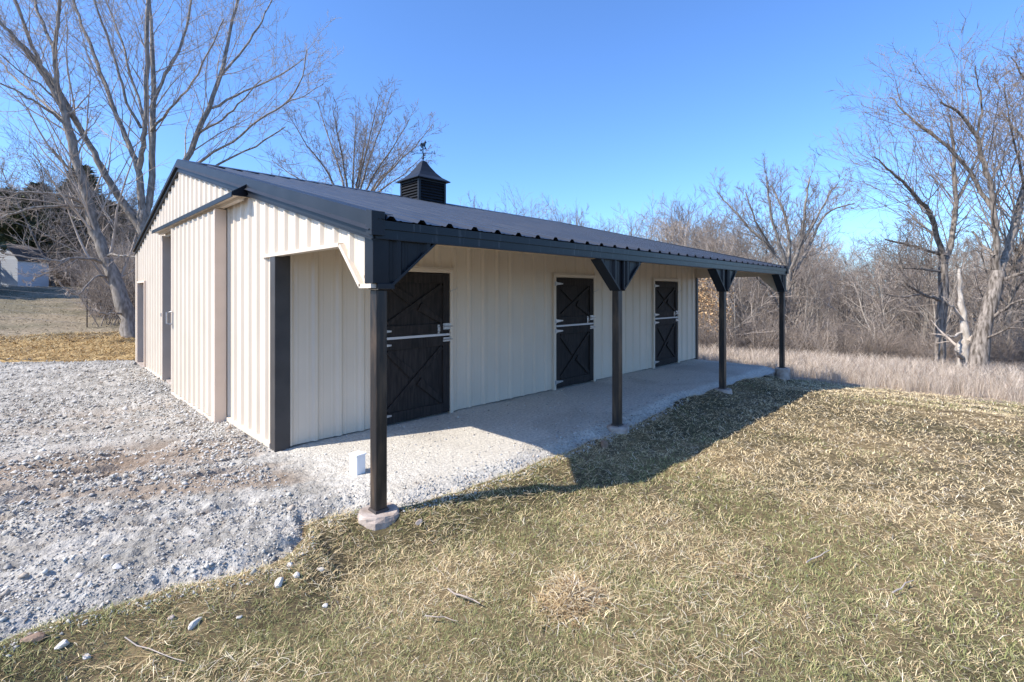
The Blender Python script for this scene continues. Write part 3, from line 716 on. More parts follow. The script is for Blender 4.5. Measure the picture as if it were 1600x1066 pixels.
def dist_g(n):
    P, r = polar(n, rg, 2.0, 19, .75, -60, 20); s = gravel_s(P[:, 0], P[:, 1])
    inb = (P[:, 0] > -.02) & (P[:, 1] > D - .05)
    a = P[:, 0] * SD[0] + P[:, 1] * SD[1]; b = -P[:, 0] * SD[1] + P[:, 1] * SD[0]
    patch = fbm(a * .9 + 5, b * 2.6, 3)
    pr = (.26 + .70 * sstep((patch - .45) / .18)) * (1 - .8 * groove(P[:, 0], P[:, 1])) + .8 * np.exp(-(s / .35) ** 2) + .8 * np.exp(-((P[:, 0] + .25) / .35) ** 2) * (P[:, 1] > 2.2)
    porch = (P[:, 0] > -.3) & (P[:, 1] < D + .1); pr = np.where(porch, .035 + .9 * np.exp(-(s / .25) ** 2), pr)
    return P[(s > -.12 * rg.random(n)) & ~inb & (rg.random(n) < pr)]
def size_g(P):
    d = np.hypot(P[:, 0] - CAM[0], P[:, 1] - CAM[1]); n = len(P); s = gravel_s(P[:, 0], P[:, 1])
    r = .0038 + .0065 * rg.random(n) ** 2.6 + .015 * (rg.random(n) < .03) * rg.random(n)
    r = r * np.clip(d / 4.0, .75, 1.7)
    return np.where((P[:, 0] > -.3) & (P[:, 1] < D + .1), np.minimum(r, .011), r)
scatter_rocks(260000, rg, dist_g, size_g, 'loose_gravel')

# ------------------------------------------------------------------ grasses
def blades(name, P, h, wd, lean, col, mat, rng, zf, droop=.6):
    n = len(P); z = zf(P[:, 0], P[:, 1]); a = rng.random(n) * 6.283; dx, dy = np.cos(a), np.sin(a)
    b = a + 1.57 + rng.normal(0, .3, n); px, py = np.cos(b) * wd / 2, np.sin(b) * wd / 2
    el = lean; ce, se = np.cos(el), np.sin(el)
    kink = rng.normal(0, .25, n)
    p0 = np.stack([P[:, 0], P[:, 1], z - .004], -1)
    p1 = p0 + np.stack([dx * ce * h * .5, dy * ce * h * .5, se * h * .5], -1)
    a2 = a + kink; e2 = el * (1 - droop)
    p2 = p1 + np.stack([np.cos(a2) * np.cos(e2) * h * .5, np.sin(a2) * np.cos(e2) * h * .5, np.sin(e2) * h * .5], -1)
    w = np.stack([px, py, np.zeros(n)], -1)
    V = np.stack([p0 - w, p0 + w, p1 + w * .85, p1 - w * .85, p2], 1).reshape(-1, 3)
    k = (np.arange(n) * 5)[:, None]
    o = ob(name, np_mesh(name, V, [k + np.array([0, 1, 2, 3]), k + np.array([3, 2, 4])], mat, np.repeat(col, 5, 0)))
    return tag(o, kind='stuff')
rg = np.random.default_rng(5)
def lawn_pts(n, r0, r1, p):
    P, r = polar(n, rg, r0, r1, p, -58, 58); s = P[:, 1] - edge(P[:, 0])
    ok = (s < .03 + .10 * rg.random(n) ** 3) & (P[:, 0] < 14.6 - 1.8 * rg.random(n) ** 2) | ((P[:, 0] > 11.15) & (P[:, 0] < 13.0) & (P[:, 1] < 4))
    for i in range(4):
        px = i * BAY if i < 3 else LB - PW
        ok &= np.hypot(P[:, 0] - px - PW / 2, P[:, 1] - .03) > (.185 if i == 0 else .17)
    return P[ok], r[ok]
def pick(rng, n, pal, wts):
    i = rng.choice(len(pal), n, p=np.array(wts) / sum(wts)); c = np.array(pal)[i]; return c * (.75 + .5 * rng.random((n, 1)))
GREEN = [(.20, .215, .075), (.26, .26, .105), (.34, .315, .145), (.155, .165, .065)]
TAN = [(.72, .57, .325), (.63, .49, .275), (.80, .67, .43), (.46, .325, .17), (.62, .55, .43)]
P, r = lawn_pts(440000, 1.2, 17, .50)
n = len(P); gp = fbm(P[:, 0] * 1.1 + 3, P[:, 1] * 1.1, 3)
dry = sstep((r - 2.2) / 4.5) * .62 + .33 + 1.7 * (gp - .5)
isg = rg.random(n) > dry
col = np.where(isg[:, None], pick(rg, n, GREEN, [3, 3, 3, 2]), pick(rg, n, TAN, [4, 4, 2, 2, 1]))
sc = np.clip((r / 3.0) ** .85, .75, 3.2)
h = np.where(isg, .030 + .034 * rg.random(n), .032 + .062 * rg.random(n)) * np.clip(sc, .9, 1.15)
lean = np.where(isg, .35 + .75 * rg.random(n), .04 + .65 * rg.random(n) ** 1.6)
blades('lawn_grass', P, h, (.0018 + .0016 * rg.random(n)) * sc, lean, col, M['blade'], rg, H)
P, r = lawn_pts(140000, 1.2, 6.0, .7); n = len(P); tuft = vnoise(P[:, 0] * 7, P[:, 1] * 7); k = tuft > .38; P, r = P[k], r[k]; n = len(P)
isg = rg.random(n) < .62 - .5 * (fbm(P[:, 0] * 1.1 + 3, P[:, 1] * 1.1, 3) - .42)
blades('short_turf', P, .018 + .030 * rg.random(n), (.0018 + .0014 * rg.random(n)) * np.clip(r / 3, .8, 1.8), .5 + .8 * rg.random(n), np.where(isg[:, None], pick(rg, n, GREEN, [3, 3, 2, 3]), pick(rg, n, TAN, [3, 3, 1, 4, 1]) * .85), M['blade'], rg, H)
# matted straw wisps lying on the lawn and round the porch edge
P, r = lawn_pts(46000, 1.3, 15, .5); s_ = edge(P[:, 0]) - P[:, 1]
wisp = fbm(P[:, 0] * 1.7 + 31, P[:, 1] * 1.7 + 12, 3)
k = (wisp > .62) | ((s_ < .45) & (P[:, 0] > .2) & (rg.random(len(P)) < .9)); P, r = P[k], r[k]; n = len(P); sc = np.clip(r / 3.0, .8, 3.5)
blades('loose_straw', P + 0, 0.06 + .09 * rg.random(n), (.0018 + .0014 * rg.random(n)) * sc, .03 + .22 * rg.random(n), pick(rg, n, TAN + [(.33, .21, .11)], [3, 3, 3, 3, 2, 3]), M['blade'], rg, lambda x, y: H(x, y) + .018 + .02 * rg.random(len(x)), droop=1.4)
# straw mulch and rough field behind the yard, left of the barn
rgs = np.random.default_rng(15)
P = np.stack([-9 + 12 * rgs.random(30000), 12.4 + 6.4 * rgs.random(30000)], -1); k = P[:, 1] > backedge(P[:, 0]); P = P[k]; n = len(P)
blades('straw_mulch', P, .10 + .16 * rgs.random(n), .012 + .008 * rgs.random(n), .05 + .5 * rgs.random(n), pick(rgs, n, [(.52, .37, .17), (.44, .30, .13), (.58, .45, .24), (.30, .19, .09)], [4, 3, 2, 2]), M['blade'], rgs, H)
P = np.stack([-16 + 22 * rgs.random(36000), 17.5 + 24 * rgs.random(36000) ** 1.3], -1); n = len(P)
blades('field_grass', P, .07 + .09 * rgs.random(n), .010 + .014 * rgs.random(n), .10 + .5 * rgs.random(n), pick(rgs, n, [(.22, .20, .115), (.33, .27, .18), (.18, .155, .09), (.40, .34, .25)], [2, 4, 3, 3]), M['blade'], rgs, H)

# tall dead weeds past the crest: clumps strewn over the slope as one mass
def scatter(name, protos, P, rz, sc, kind):
    """one object whose points carry whole clumps (geometry nodes)"""
    me = bpy.data.meshes.new(name); me.vertices.add(len(P)); me.vertices.foreach_set('co', np.asarray(P, np.float32).ravel())
    for nm, arr, ty in (('rz', rz, 'FLOAT'), ('sc', sc, 'FLOAT'), ('kd', kind, 'INT')):
        a = me.attributes.new(nm, ty, 'POINT'); a.data.foreach_set('value', np.asarray(arr, np.int32 if ty == 'INT' else np.float32))
    o = ob(name, me); g = bpy.data.node_groups.new(name, 'GeometryNodeTree')
    g.interface.new_socket('Geometry', in_out='INPUT', socket_type='NodeSocketGeometry'); g.interface.new_socket('Geometry', in_out='OUTPUT', socket_type='NodeSocketGeometry')
    N, L = g.nodes, g.links; gi = N.new('NodeGroupInput'); go = N.new('NodeGroupOutput'); jn = N.new('GeometryNodeJoinGeometry')
    def att(nm, ty):
        n = N.new('GeometryNodeInputNamedAttribute'); n.data_type = ty; n.inputs['Name'].default_value = nm; return n.outputs['Attribute']
    rzs, scs, kds = att('rz', 'FLOAT'), att('sc', 'FLOAT'), att('kd', 'INT')
    cx = N.new('ShaderNodeCombineXYZ'); L.new(rzs, cx.inputs['Z'])
    for i, p in enumerate(protos):
        po = bpy.data.objects.new(name + '_clump', p)
        oi = N.new('GeometryNodeObjectInfo'); oi.inputs['Object'].default_value = po
        eq = N.new('FunctionNodeCompare'); eq.data_type = 'INT'; eq.operation = 'EQUAL'; L.new(kds, eq.inputs[2]); eq.inputs[3].default_value = i
        ip = N.new('GeometryNodeInstanceOnPoints'); L.new(gi.outputs[0], ip.inputs['Points']); L.new(eq.outputs[0], ip.inputs['Selection'])
        L.new(oi.outputs['Geometry'], ip.inputs['Instance']); L.new(cx.outputs[0], ip.inputs['Rotation']); L.new(scs, ip.inputs['Scale']); L.new(ip.outputs[0], jn.inputs[0])
    L.new(jn.outputs[0], go.inputs[0]); md = o.modifiers.new('scatter', 'NODES'); md.node_group = g
    return tag(o, kind='stuff')
def weed_clump(seed, n=46):
    rng = np.random.default_rng(seed); P = rng.normal(0, .22, (n, 2)); h = .35 + .65 * rng.random(n); wd = .006 + .008 * rng.random(n)
    col = pick(rng, n, [(.50, .425, .35), (.42, .35, .285), (.58, .505, .425), (.31, .245, .195)], [4, 3, 2, 2])
    lx, ly = rng.normal(0, .20, n) * h, rng.normal(0, .20, n) * h; z0 = np.full(n, -.03)
    p0 = np.stack([P[:, 0], P[:, 1], z0], -1); p1 = p0 + np.stack([lx * .5, ly * .5, h * .6], -1); p2 = p0 + np.stack([lx * 1.3, ly * 1.3, h], -1); pm = (p1 + p2) / 2
    a = rng.random(n) * 6.283; w = np.stack([np.cos(a), np.sin(a), np.zeros(n)], -1) * wd[:, None] / 2
    out = [p0 - w, p0 + w, p1 + w, p1 - w, p2]; F3 = [[3, 2, 4]]
    for j in range(5):
        b = rng.random(n) * 6.283; sp = (.10 + .14 * rng.random(n)) * h; q = p1 + (p2 - p1) * (.1 + .17 * j)
        e = q + np.stack([np.cos(b) * sp, np.sin(b) * sp, sp * 1.2], -1); k = len(out); out += [q - w * .7, q + w * .7, e]; F3.append([k, k + 1, k + 2])
    V = np.stack(out, 1); m = V.shape[1]; k = (np.arange(n) * m)[:, None]
    return np_mesh('weed_clump', V.reshape(-1, 3), [k + np.array([0, 1, 2, 3]), np.concatenate([k + np.array(f) for f in F3])], M['weed'], np.repeat(col, m, 0))
rg = np.random.default_rng(8); N_ = 5200
P = np.stack([12.0 + 17 * rg.random(N_) ** 1.4, -18 + 42 * rg.random(N_)], -1)
k = (P[:, 0] > np.interp(P[:, 1], [-16, -4, -1, 2, 5, 20], [13.5, 13.6, 13.3, 12.3, 11.7, 11.9]) + 1.6 * (vnoise(P[:, 1] * .9, 2.) - .5)); P = P[k]; n = len(P)
scatter('tall_dead_weeds', [weed_clump(i) for i in range(5)], np.column_stack([P, H(P[:, 0], P[:, 1])]), rg.random(n) * 6.28, (.5 + .4 * rg.random(n)) * (.30 + .70 * sstep((P[:, 0] - 12.2) / 5.0)), rg.integers(0, 5, n))

# ------------------------------------------------------------------ trees
def unit(v): return v / np.maximum(np.linalg.norm(v, axis=-1, keepdims=True), 1e-9)
def grow(P, Dr, Ln, R, nseg, wander, trop, tip, rng):
    N = len(P); pts = [P]; d = unit(Dr)
    for i in range(nseg):
        d = unit(d + rng.normal(0, wander, (N, 3)) + np.array([0, 0, trop])); pts.append(pts[-1] + d * (Ln / nseg)[:, None])
    pts = np.stack(pts, 1); t = np.linspace(0, 1, nseg + 1)
    return pts, R[:, None] * (1 - (1 - tip) * t[None, :] ** .9)
def tubes(pts, rad, sides):
    N, K, _ = pts.shape
    tan = np.empty_like(pts); tan[:, 1:-1] = pts[:, 2:] - pts[:, :-2]; tan[:, 0] = pts[:, 1] - pts[:, 0]; tan[:, -1] = pts[:, -1] - pts[:, -2]; tan = unit(tan)
    ref = np.tile(np.array([.31, .17, .05]), (N, 1)); big = np.abs(tan[:, 0] @ np.array([.31, .17, .05])) > .3; ref[big] = (-.2, .33, .02)
    u = unit(np.cross(tan, ref[:, None, :])); v = np.cross(tan, u)
    a = np.arange(sides) * 2 * np.pi / sides
    V = pts[:, :, None, :] + rad[:, :, None, None] * (np.cos(a)[None, None, :, None] * u[:, :, None, :] + np.sin(a)[None, None, :, None] * v[:, :, None, :])
    idx = np.arange(N * K * sides).reshape(N, K, sides); nx = np.roll(idx, -1, 2)
    F = np.stack([idx[:, :-1], nx[:, :-1], nx[:, 1:], idx[:, 1:]], -1).reshape(-1, 4)
    return V.reshape(-1, 3), F
class Acc:
    def __init__(s): s.V = []; s.F = []; s.n = 0
    def add(s, V, F): s.V.append(V); s.F.append(F + s.n); s.n += len(V)
    def mesh(s, name, mat): return np_mesh(name, np.concatenate(s.V), [np.concatenate(s.F)], mat, smooth=True)
def children(pts, rad, k, t0, ang, ratio, rr, rng, length, tpow=1.0, keep_r=.004):
    N, K, _ = pts.shape; t = t0 + (1 - t0) * ((np.arange(k)[None] + rng.random((N, k))) / k) ** tpow
    f = t * (K - 1); i = np.clip(f.astype(int), 0, K - 2); fr_ = f - i; ar = np.arange(N)[:, None]
    p = pts[ar, i] * (1 - fr_)[..., None] + pts[ar, i + 1] * fr_[..., None]
    r = rad[ar, i] * (1 - fr_) + rad[ar, i + 1] * fr_; d = unit(pts[ar, i + 1] - pts[ar, i])
    rv = unit(rng.normal(0, 1, (N, k, 3))); perp = unit(rv - (rv * d).sum(-1, keepdims=True) * d)
    an = ang * (.7 + .6 * rng.random((N, k, 1))); nd = d * np.cos(an) + perp * np.sin(an)
    ln = length[:, None] * ratio * (1.15 - .65 * t) * (.65 + .7 * rng.random((N, k)))
    return p.reshape(-1, 3), nd.reshape(-1, 3), ln.ravel(), np.maximum(r * rr * (.8 + .4 * rng.random((N, k))), keep_r).ravel()
def finish(tr, cr, name, bark, twig): return tr.mesh('trunk', M[bark]), cr.mesh('crown', M[twig])
def proc_tree(seed, h=11, r=.2, lean=.05, l1=9, l2=6, l3=5, l4=0, a1=.75, trop=.05, clear=.3, spread=.5, wander=.09, bark='bark_dark', twig='twig_dark', stems=1, tw=.005):
    rng = np.random.default_rng(seed); tr, cr = Acc(), Acc()
    Dr = np.tile([[0, 0, 1.]], (stems, 1)) + rng.normal(0, lean, (stems, 3))
    P0 = np.zeros((stems, 3)); P0[:, 2] = -.3
    pts, rad = grow(P0, Dr, np.full(stems, h * .92) * (.8 + .3 * rng.random(stems)), np.full(stems, r), 9, .06, .03, .12, rng)
    rad[:, 0] *= 1.35
    tr.add(*tubes(pts, rad, 9)); L0 = np.full(stems, h)
    c = children(pts, rad, l1, clear, a1, spread, .55, rng, L0); p1, r1 = grow(*c, 6, wander * 1.2, trop, .2, rng); tr.add(*tubes(p1, r1, 6))
    c2 = children(p1, r1, l2, .15, .75, .52, .55, rng, c[2], keep_r=tw * 1.4); p2, r2 = grow(*c2, 4, wander * 1.4, trop, .3, rng); cr.add(*tubes(p2, r2, 4))
    c3 = children(p2, r2, l3, .15, .75, .55, .55, rng, c2[2], keep_r=tw); p3, r3 = grow(*c3, 3, wander * 1.5, trop, .4, rng); cr.add(*tubes(p3, r3, 3))
    if l4:
        c4 = children(p3, r3, l4, .2, .7, .6, .7, rng, c3[2], keep_r=tw); p4, r4 = grow(*c4, 2, wander, trop, .5, rng); cr.add(*tubes(p4, r4, 3))
    ce = children(pts, rad, 8, .75, .5, .22, .5, rng, L0, keep_r=tw * 1.5); pe, re = grow(*ce, 4, wander, .06, .3, rng); cr.add(*tubes(pe, re, 4))
    ce2 = children(pe, re, 6, .1, .7, .5, .6, rng, ce[2], keep_r=tw); pe2, re2 = grow(*ce2, 3, wander, trop, .4, rng); cr.add(*tubes(pe2, re2, 3))
    return finish(tr, cr, '', bark, twig)
def hero_tree(seed, limbs, l1=9, l2=5, l3=5, bark='bark_pale', twig='twig_pale', ratio=.42, base=None, a1=.65, trop=.05, tw=.0055, rj=.05, t0=.25):
    """limbs: lists of (u, v, Z, width in pixels) read off the photograph and set at their own distances"""
    rng = np.random.default_rng(seed); tr, cr = Acc(), Acc(); base = np.array(base)
    for L in limbs:
        A = np.array(L, float); P3 = np.array([pix(u, v, Z) for u, v, Z, _ in L]); R_ = A[:, 3] * A[:, 2] / FPX / 2
        t = np.linspace(0, 1, len(L)); tt = np.linspace(0, 1, max(6, 3 * len(L)))
        p = np.stack([np.interp(tt, t, P3[:, i]) for i in range(3)], -1); rr = np.interp(tt, t, R_)
        for _ in range(1): p[1:-1] = (p[:-2] + 2 * p[1:-1] + p[2:]) / 4
        p[1:-1] += rng.normal(0, .018 + .15 * max(0, rj - .05), p[1:-1].shape); rr = rr * (1 + rng.normal(0, rj, rr.shape)); p = (p - base)[None]; rr = rr[None]
        tr.add(*tubes(p, rr, 9 if rr.max() > .1 else 6))
        ln = np.array([np.linalg.norm(np.diff(p[0], axis=0), axis=1).sum()])
        if rr.min() < .14:
            k = max(5, int(l1 * ln[0] / 4.5))
            c = children(p, rr, k, t0, a1, ratio * min(1, 3.6 / ln[0] + .35), .26, rng, ln, keep_r=.008); p1, r1 = grow(*c, 7, .075, trop, .22, rng); cr.add(*tubes(p1, r1, 5))
            c2 = children(p1, r1, l2, .12, .7, .48, .55, rng, c[2], keep_r=tw * 1.2); p2, r2 = grow(*c2, 4, .13, trop, .35, rng); cr.add(*tubes(p2, r2, 4))
            c3 = children(p2, r2, l3, .12, .7, .5, .6, rng, c2[2], keep_r=tw); p3, r3 = grow(*c3, 3, .14, trop, .45, rng); cr.add(*tubes(p3, r3, 3))
    return finish(tr, cr, '', bark, twig)
def plant_tree(name, meshes, loc, label, rz=0., scale=1., group=None, cat='tree'):
    o = bpy.data.objects.new(name, None); COL.objects.link(o); o.location = loc; o.rotation_euler = (0, 0, rz); o.scale = (scale,) * 3 if np.isscalar(scale) else scale
    tag(o, label, cat, group); ob('trunk', meshes[0], o); ob('crown', meshes[1], o); return o
def on_ground(u, Z): p = pix(u, V0, Z); return np.array([p[0], p[1], float(H(p[0], p[1]))])

# leaning tree left of the barn: one stem in view to its foot
bA = pix(211, 548, 16.8)
limbsA = [[(211, 550, 16.8, 30.4), (203, 510, 16.8, 24.8), (186, 455, 16.7, 18.4), (166, 405, 16.6, 16.8), (150, 362, 16.5, 15.2), (137, 313, 16.4, 13.6), (124, 263, 16.3, 12.0), (108, 207, 16.2, 11.2), (97, 166, 16.1, 9.6)],
          [(97, 166, 16.1, 9.6), (89, 135, 16.0, 7.2), (87, 94, 15.9, 6.4), (86, 60, 15.8, 5.6), (92, 20, 15.8, 4.8), (98, -30, 15.8, 4.0)],
          [(97, 166, 16.1, 8.8), (80, 135, 16, 7.2), (62, 108, 15.7, 6.4), (44, 84, 15.5, 5.6), (20, 55, 15.3, 4.8), (-10, 25, 15, 4.0)],
          [(87, 94, 15.9, 5.6), (76, 56, 16.2, 4.4), (60, 22, 16.4, 4.0), (50, -20, 16.6, 3.2)],
          [(104, 195, 16.2, 4.8), (70, 168, 15.6, 3.7), (40, 150, 15.2, 3.2), (0, 130, 14.8, 2.4)], [(104, 190, 16.2, 4.8), (62, 155, 17, 3.7), (25, 125, 17.6, 3.2), (0, 95, 18, 2.4)],
          [(130, 318, 16.4, 4.8), (98, 303, 15.6, 3.4), (40, 300, 15, 2.7), (0, 299, 14.6, 1.9)], [(131, 324, 16.4, 4.8), (64, 321, 15.2, 3.5), (30, 331, 14.8, 2.9), (-6, 346, 14.5, 2.1)],
          [(163, 411, 16.6, 5.6), (135, 404, 15.9, 4.0), (108, 405, 15.4, 3.6), (86, 408, 15.2, 3.2), (46, 402, 14.9, 2.4), (8, 398, 14.6, 1.6)],
          [(108, 405, 15.4, 3.2), (88, 420, 15.2, 2.4), (58, 432, 15, 1.9), (52, 440, 15, 1.3)], [(170, 432, 16.7, 4.4), (150, 431, 16, 3.2), (132, 452, 15.7, 2.7), (120, 462, 15.5, 2.2), (104, 454, 15.3, 1.6)],
          [(196, 490, 16.8, 4.0), (180, 491, 16.3, 3.2), (160, 490, 16, 2.4), (144, 485, 15.9, 1.6)], [(160, 398, 16.6, 4.0), (192, 400, 16.2, 2.9), (212, 402, 16.1, 2.1)], [(140, 330, 16.4, 4.0), (168, 340, 16.9, 2.8), (196, 332, 17.2, 2.0), (215, 318, 17.4, 1.4)],
          [(126, 290, 16.3, 4.0), (112, 268, 15.8, 3.2), (96, 250, 15.5, 2.6), (82, 232, 15.3, 1.9)]]
for L in limbsA: L[0] = tuple(L[0])
tA = hero_tree(3, limbsA, l1=10, l2=6, l3=5, base=bA, ratio=.58, t0=.22, a1=.55, trop=.06)
plant_tree('bare_tree', tA, bA, 'leaning pale bare tree at the far left corner of the barn')
bB = pix(262, 530, 17.6)
limbsB = [[(262, 530, 17.6, 24.8), (250, 455, 17.6, 23.2), (236, 395, 17.5, 22.3), (226, 362, 17.4, 20.7), (223, 330, 17.4, 15.0)],
          [(227, 368, 17.4, 13.7), (192, 317, 17.2, 11.6), (161, 269, 17.0, 9.5), (144, 230, 16.9, 8.2), (124, 199, 16.7, 8.2), (98, 150, 16.5, 6.8), (72, 113, 16.3, 6.1), (58, 95, 16.2, 5.5), (41, 47, 16, 4.8), (22, 0, 15.8, 4.1), (12, -40, 15.7, 3.4)],
          [(58, 97, 16.2, 4.8), (37, 71, 15.8, 4.1), (0, 37, 15.5, 3.4), (-30, 5, 15.3, 2.7)], [(124, 199, 16.7, 4.8), (100, 168, 16.2, 3.4), (72, 140, 15.9, 2.7), (30, 110, 15.6, 2.1), (0, 85, 15.4, 1.6)],
          [(223, 332, 17.4, 11.0), (217, 263, 17.3, 8.9), (206, 238, 17.4, 7.6), (192, 207, 17.6, 6.8), (169, 146, 17.9, 5.9), (150, 94, 18.2, 5.1), (130, 47, 18.5, 4.4), (114, 0, 18.8, 3.8), (102, -35, 19, 2.7)],
          [(217, 264, 17.3, 7.6), (223, 222, 17.1, 6.8), (228, 187, 17, 6.5), (230, 94, 16.8, 5.9), (230, 0, 16.6, 4.8), (230, -45, 16.6, 3.4)],
          [(226, 345, 17.4, 11.0), (237, 300, 17.6, 8.9), (239, 187, 17.8, 7.6), (241, 125, 18, 6.5), (236, 60, 18.2, 5.1), (234, 0, 18.4, 4.1), (233, -40, 18.5, 3.1)],
          [(241, 156, 17.9, 5.5), (262, 110, 18.3, 4.4), (275, 87, 18.6, 4.1), (284, 69, 18.8, 3.8), (295, 25, 19, 3.4), (303, -20, 19.2, 2.7)],
          [(220, 200, 17.1, 4.8), (203, 170, 17, 4.1), (187, 120, 16.8, 3.8), (172, 70, 16.7, 3.4), (150, 10, 16.5, 2.7), (140, -30, 16.4, 2.1)],
          [(228, 192, 17.2, 4.1), (205, 120, 17.6, 3.4), (190, 60, 18, 2.7), (165, 0, 18.4, 2.1)], [(236, 205, 17.7, 4.1), (270, 165, 17.2, 3.4), (300, 130, 16.8, 2.7), (330, 75, 16.5, 2.1), (350, 30, 16.2, 1.5)],
          [(240, 360, 17.5, 9.5), (268, 292, 18, 8.9), (290, 250, 18.4, 8.2), (325, 169, 19, 6.8), (347, 116, 19.4, 5.9), (356, 62, 19.7, 4.8), (372, 0, 20, 3.8), (380, -35, 20.2, 2.7)],
          [(309, 209, 18.7, 4.1), (345, 190, 18.2, 3.1), (375, 160, 17.8, 2.4), (408, 125, 17.5, 1.8)], [(331, 169, 19, 4.1), (375, 147, 19.6, 3.1), (437, 119, 20.2, 2.3), (474, 92, 20.6, 1.5)],
          [(270, 300, 18, 5.5), (306, 255, 18, 4.4), (359, 225, 17.8, 3.8), (406, 187, 17.6, 3.1), (447, 162, 17.5, 2.7), (474, 125, 17.4, 2.1), (479, 78, 17.4, 1.4)],
          [(290, 290, 18.2, 4.1), (337, 259, 18.8, 3.4), (406, 225, 19.4, 2.7), (446, 198, 19.8, 1.8)], [(347, 116, 19.4, 4.1), (380, 80, 19.8, 3.1), (405, 40, 20, 2.4), (425, 0, 20.2, 1.8)],
          [(447, 162, 17.5, 2.1), (475, 150, 17.3, 1.5), (505, 132, 17.2, 1.0)]]
tB = hero_tree(5, limbsB, l1=8, l2=6, l3=5, base=bB, ratio=.60, t0=.18, a1=.55, trop=.06)
plant_tree('bare_tree', tB, bB, 'large many-stemmed bare tree rising behind the barn gable')

# three old trees at the right edge of the lawn
b1 = pix(1467, 606, 19.0)
limbs1 = [[(1467, 606, 19, 20.0), (1467, 585, 19, 17.0), (1470, 509, 19, 14.1), (1474, 452, 19, 12.6), (1474, 413, 19, 11.8)], [(1474, 413, 19, 8.9), (1464, 368, 18.7, 7.4), (1455, 333, 18.4, 6.3), (1429, 307, 18, 5.2), (1407, 280, 17.7, 4.1), (1387, 265, 17.5, 3.0), (1365, 245, 17.4, 1.8)],
          [(1474, 415, 19, 8.9), (1484, 396, 19.2, 7.8), (1491, 340, 19.4, 7.0), (1495, 314, 19.5, 6.3), (1491, 275, 19.6, 5.5), (1490, 230, 19.7, 4.1), (1484, 180, 19.8, 2.7)], [(1495, 314, 19.5, 5.2), (1512, 282, 20, 4.4), (1530, 240, 20.4, 3.4), (1540, 200, 20.6, 2.2)],
          [(1466, 396, 19, 5.2), (1436, 388, 18.4, 4.1), (1405, 380, 18, 3.1), (1383, 374, 17.7, 2.1)], [(1469, 424, 19, 3.7), (1440, 421, 18.2, 3.0), (1411, 419, 17.6, 2.2)], [(1468, 469, 19, 5.2), (1450, 463, 18.5, 4.3), (1436, 457, 18.2, 3.8), (1418, 445, 18, 3.7), (1410, 430, 18, 3.0), (1404, 396, 18, 1.9)],
          [(1440, 459, 18.3, 3.0), (1410, 465, 17.8, 2.4), (1384, 460, 17.5, 1.8)], [(1464, 370, 18.7, 3.7), (1440, 352, 19.3, 3.0), (1418, 330, 19.8, 2.2)]]
plant_tree('old_tree', hero_tree(11, limbs1, l1=17, l2=7, l3=5, base=b1, bark='bark_dark', twig='twig_dark', ratio=.58, t0=.15, trop=.03), b1, 'slender grey tree with broken left limbs, left of the pair of old trunks')
b2 = pix(1524, 622, 16.2)
limbs2 = [[(1522, 624, 16.2, 31.7), (1524, 600, 16.2, 26.4), (1537, 509, 16.2, 21.1), (1552, 458, 16.2, 19.1), (1560, 424, 16.2, 17.8)], [(1560, 426, 16.2, 9.9), (1557, 391, 16.1, 8.6), (1554, 338, 16, 7.9), (1551, 300, 15.9, 7.3), (1536, 251, 15.8, 6.3), (1526, 212, 15.7, 5.3), (1497, 173, 15.5, 4.0), (1470, 160, 15.3, 2.6)],
          [(1554, 331, 16, 7.3), (1536, 307, 16.2, 6.6), (1517, 270, 16.4, 5.9), (1490, 239, 16.6, 5.3), (1460, 212, 16.8, 4.3), (1429, 190, 17, 3.3), (1409, 170, 17.1, 2.6), (1390, 152, 17.2, 1.7)], [(1560, 426, 16.2, 11.9), (1574, 396, 16.4, 10.6), (1585, 354, 16.5, 9.2), (1600, 295, 16.7, 7.3), (1616, 230, 16.9, 5.3), (1622, 160, 17, 4.0), (1625, 90, 17, 2.6)],
          [(1526, 212, 15.7, 4.0), (1535, 170, 15.5, 3.0), (1530, 140, 15.4, 2.4), (1524, 105, 15.3, 1.3)], [(1563, 440, 16.2, 6.6), (1590, 428, 15.6, 5.3), (1625, 420, 15.2, 4.0)], [(1545, 500, 16.2, 5.3), (1575, 478, 15.6, 4.0), (1592, 470, 15.3, 3.0), (1620, 465, 15, 2.0)],
          [(1538, 530, 16.2, 4.0), (1560, 522, 15.6, 3.3), (1580, 510, 15.3, 3.0), (1610, 515, 15, 2.2)], [(1555, 400, 16.1, 5.3), (1535, 385, 16.8, 4.0), (1520, 362, 17.2, 3.0)], [(1600, 300, 16.7, 4.6), (1590, 240, 16.2, 3.3), (1575, 180, 15.9, 2.4), (1570, 130, 15.7, 1.6)],
          [(1612, 240, 16.9, 4.6), (1590, 205, 17.3, 3.3), (1565, 175, 17.6, 2.3)], [(1620, 150, 17, 3.3), (1600, 120, 16.6, 2.6), (1580, 90, 16.3, 1.7)]]
plant_tree('old_tree', hero_tree(12, limbs2, l1=17, l2=7, l3=5, base=b2, bark='bark_dark', twig='twig_dark', ratio=.58, t0=.15, trop=.03), b2, 'thickest old tree with a forked dark trunk at the right edge')
b3 = pix(1507, 610, 17.2)
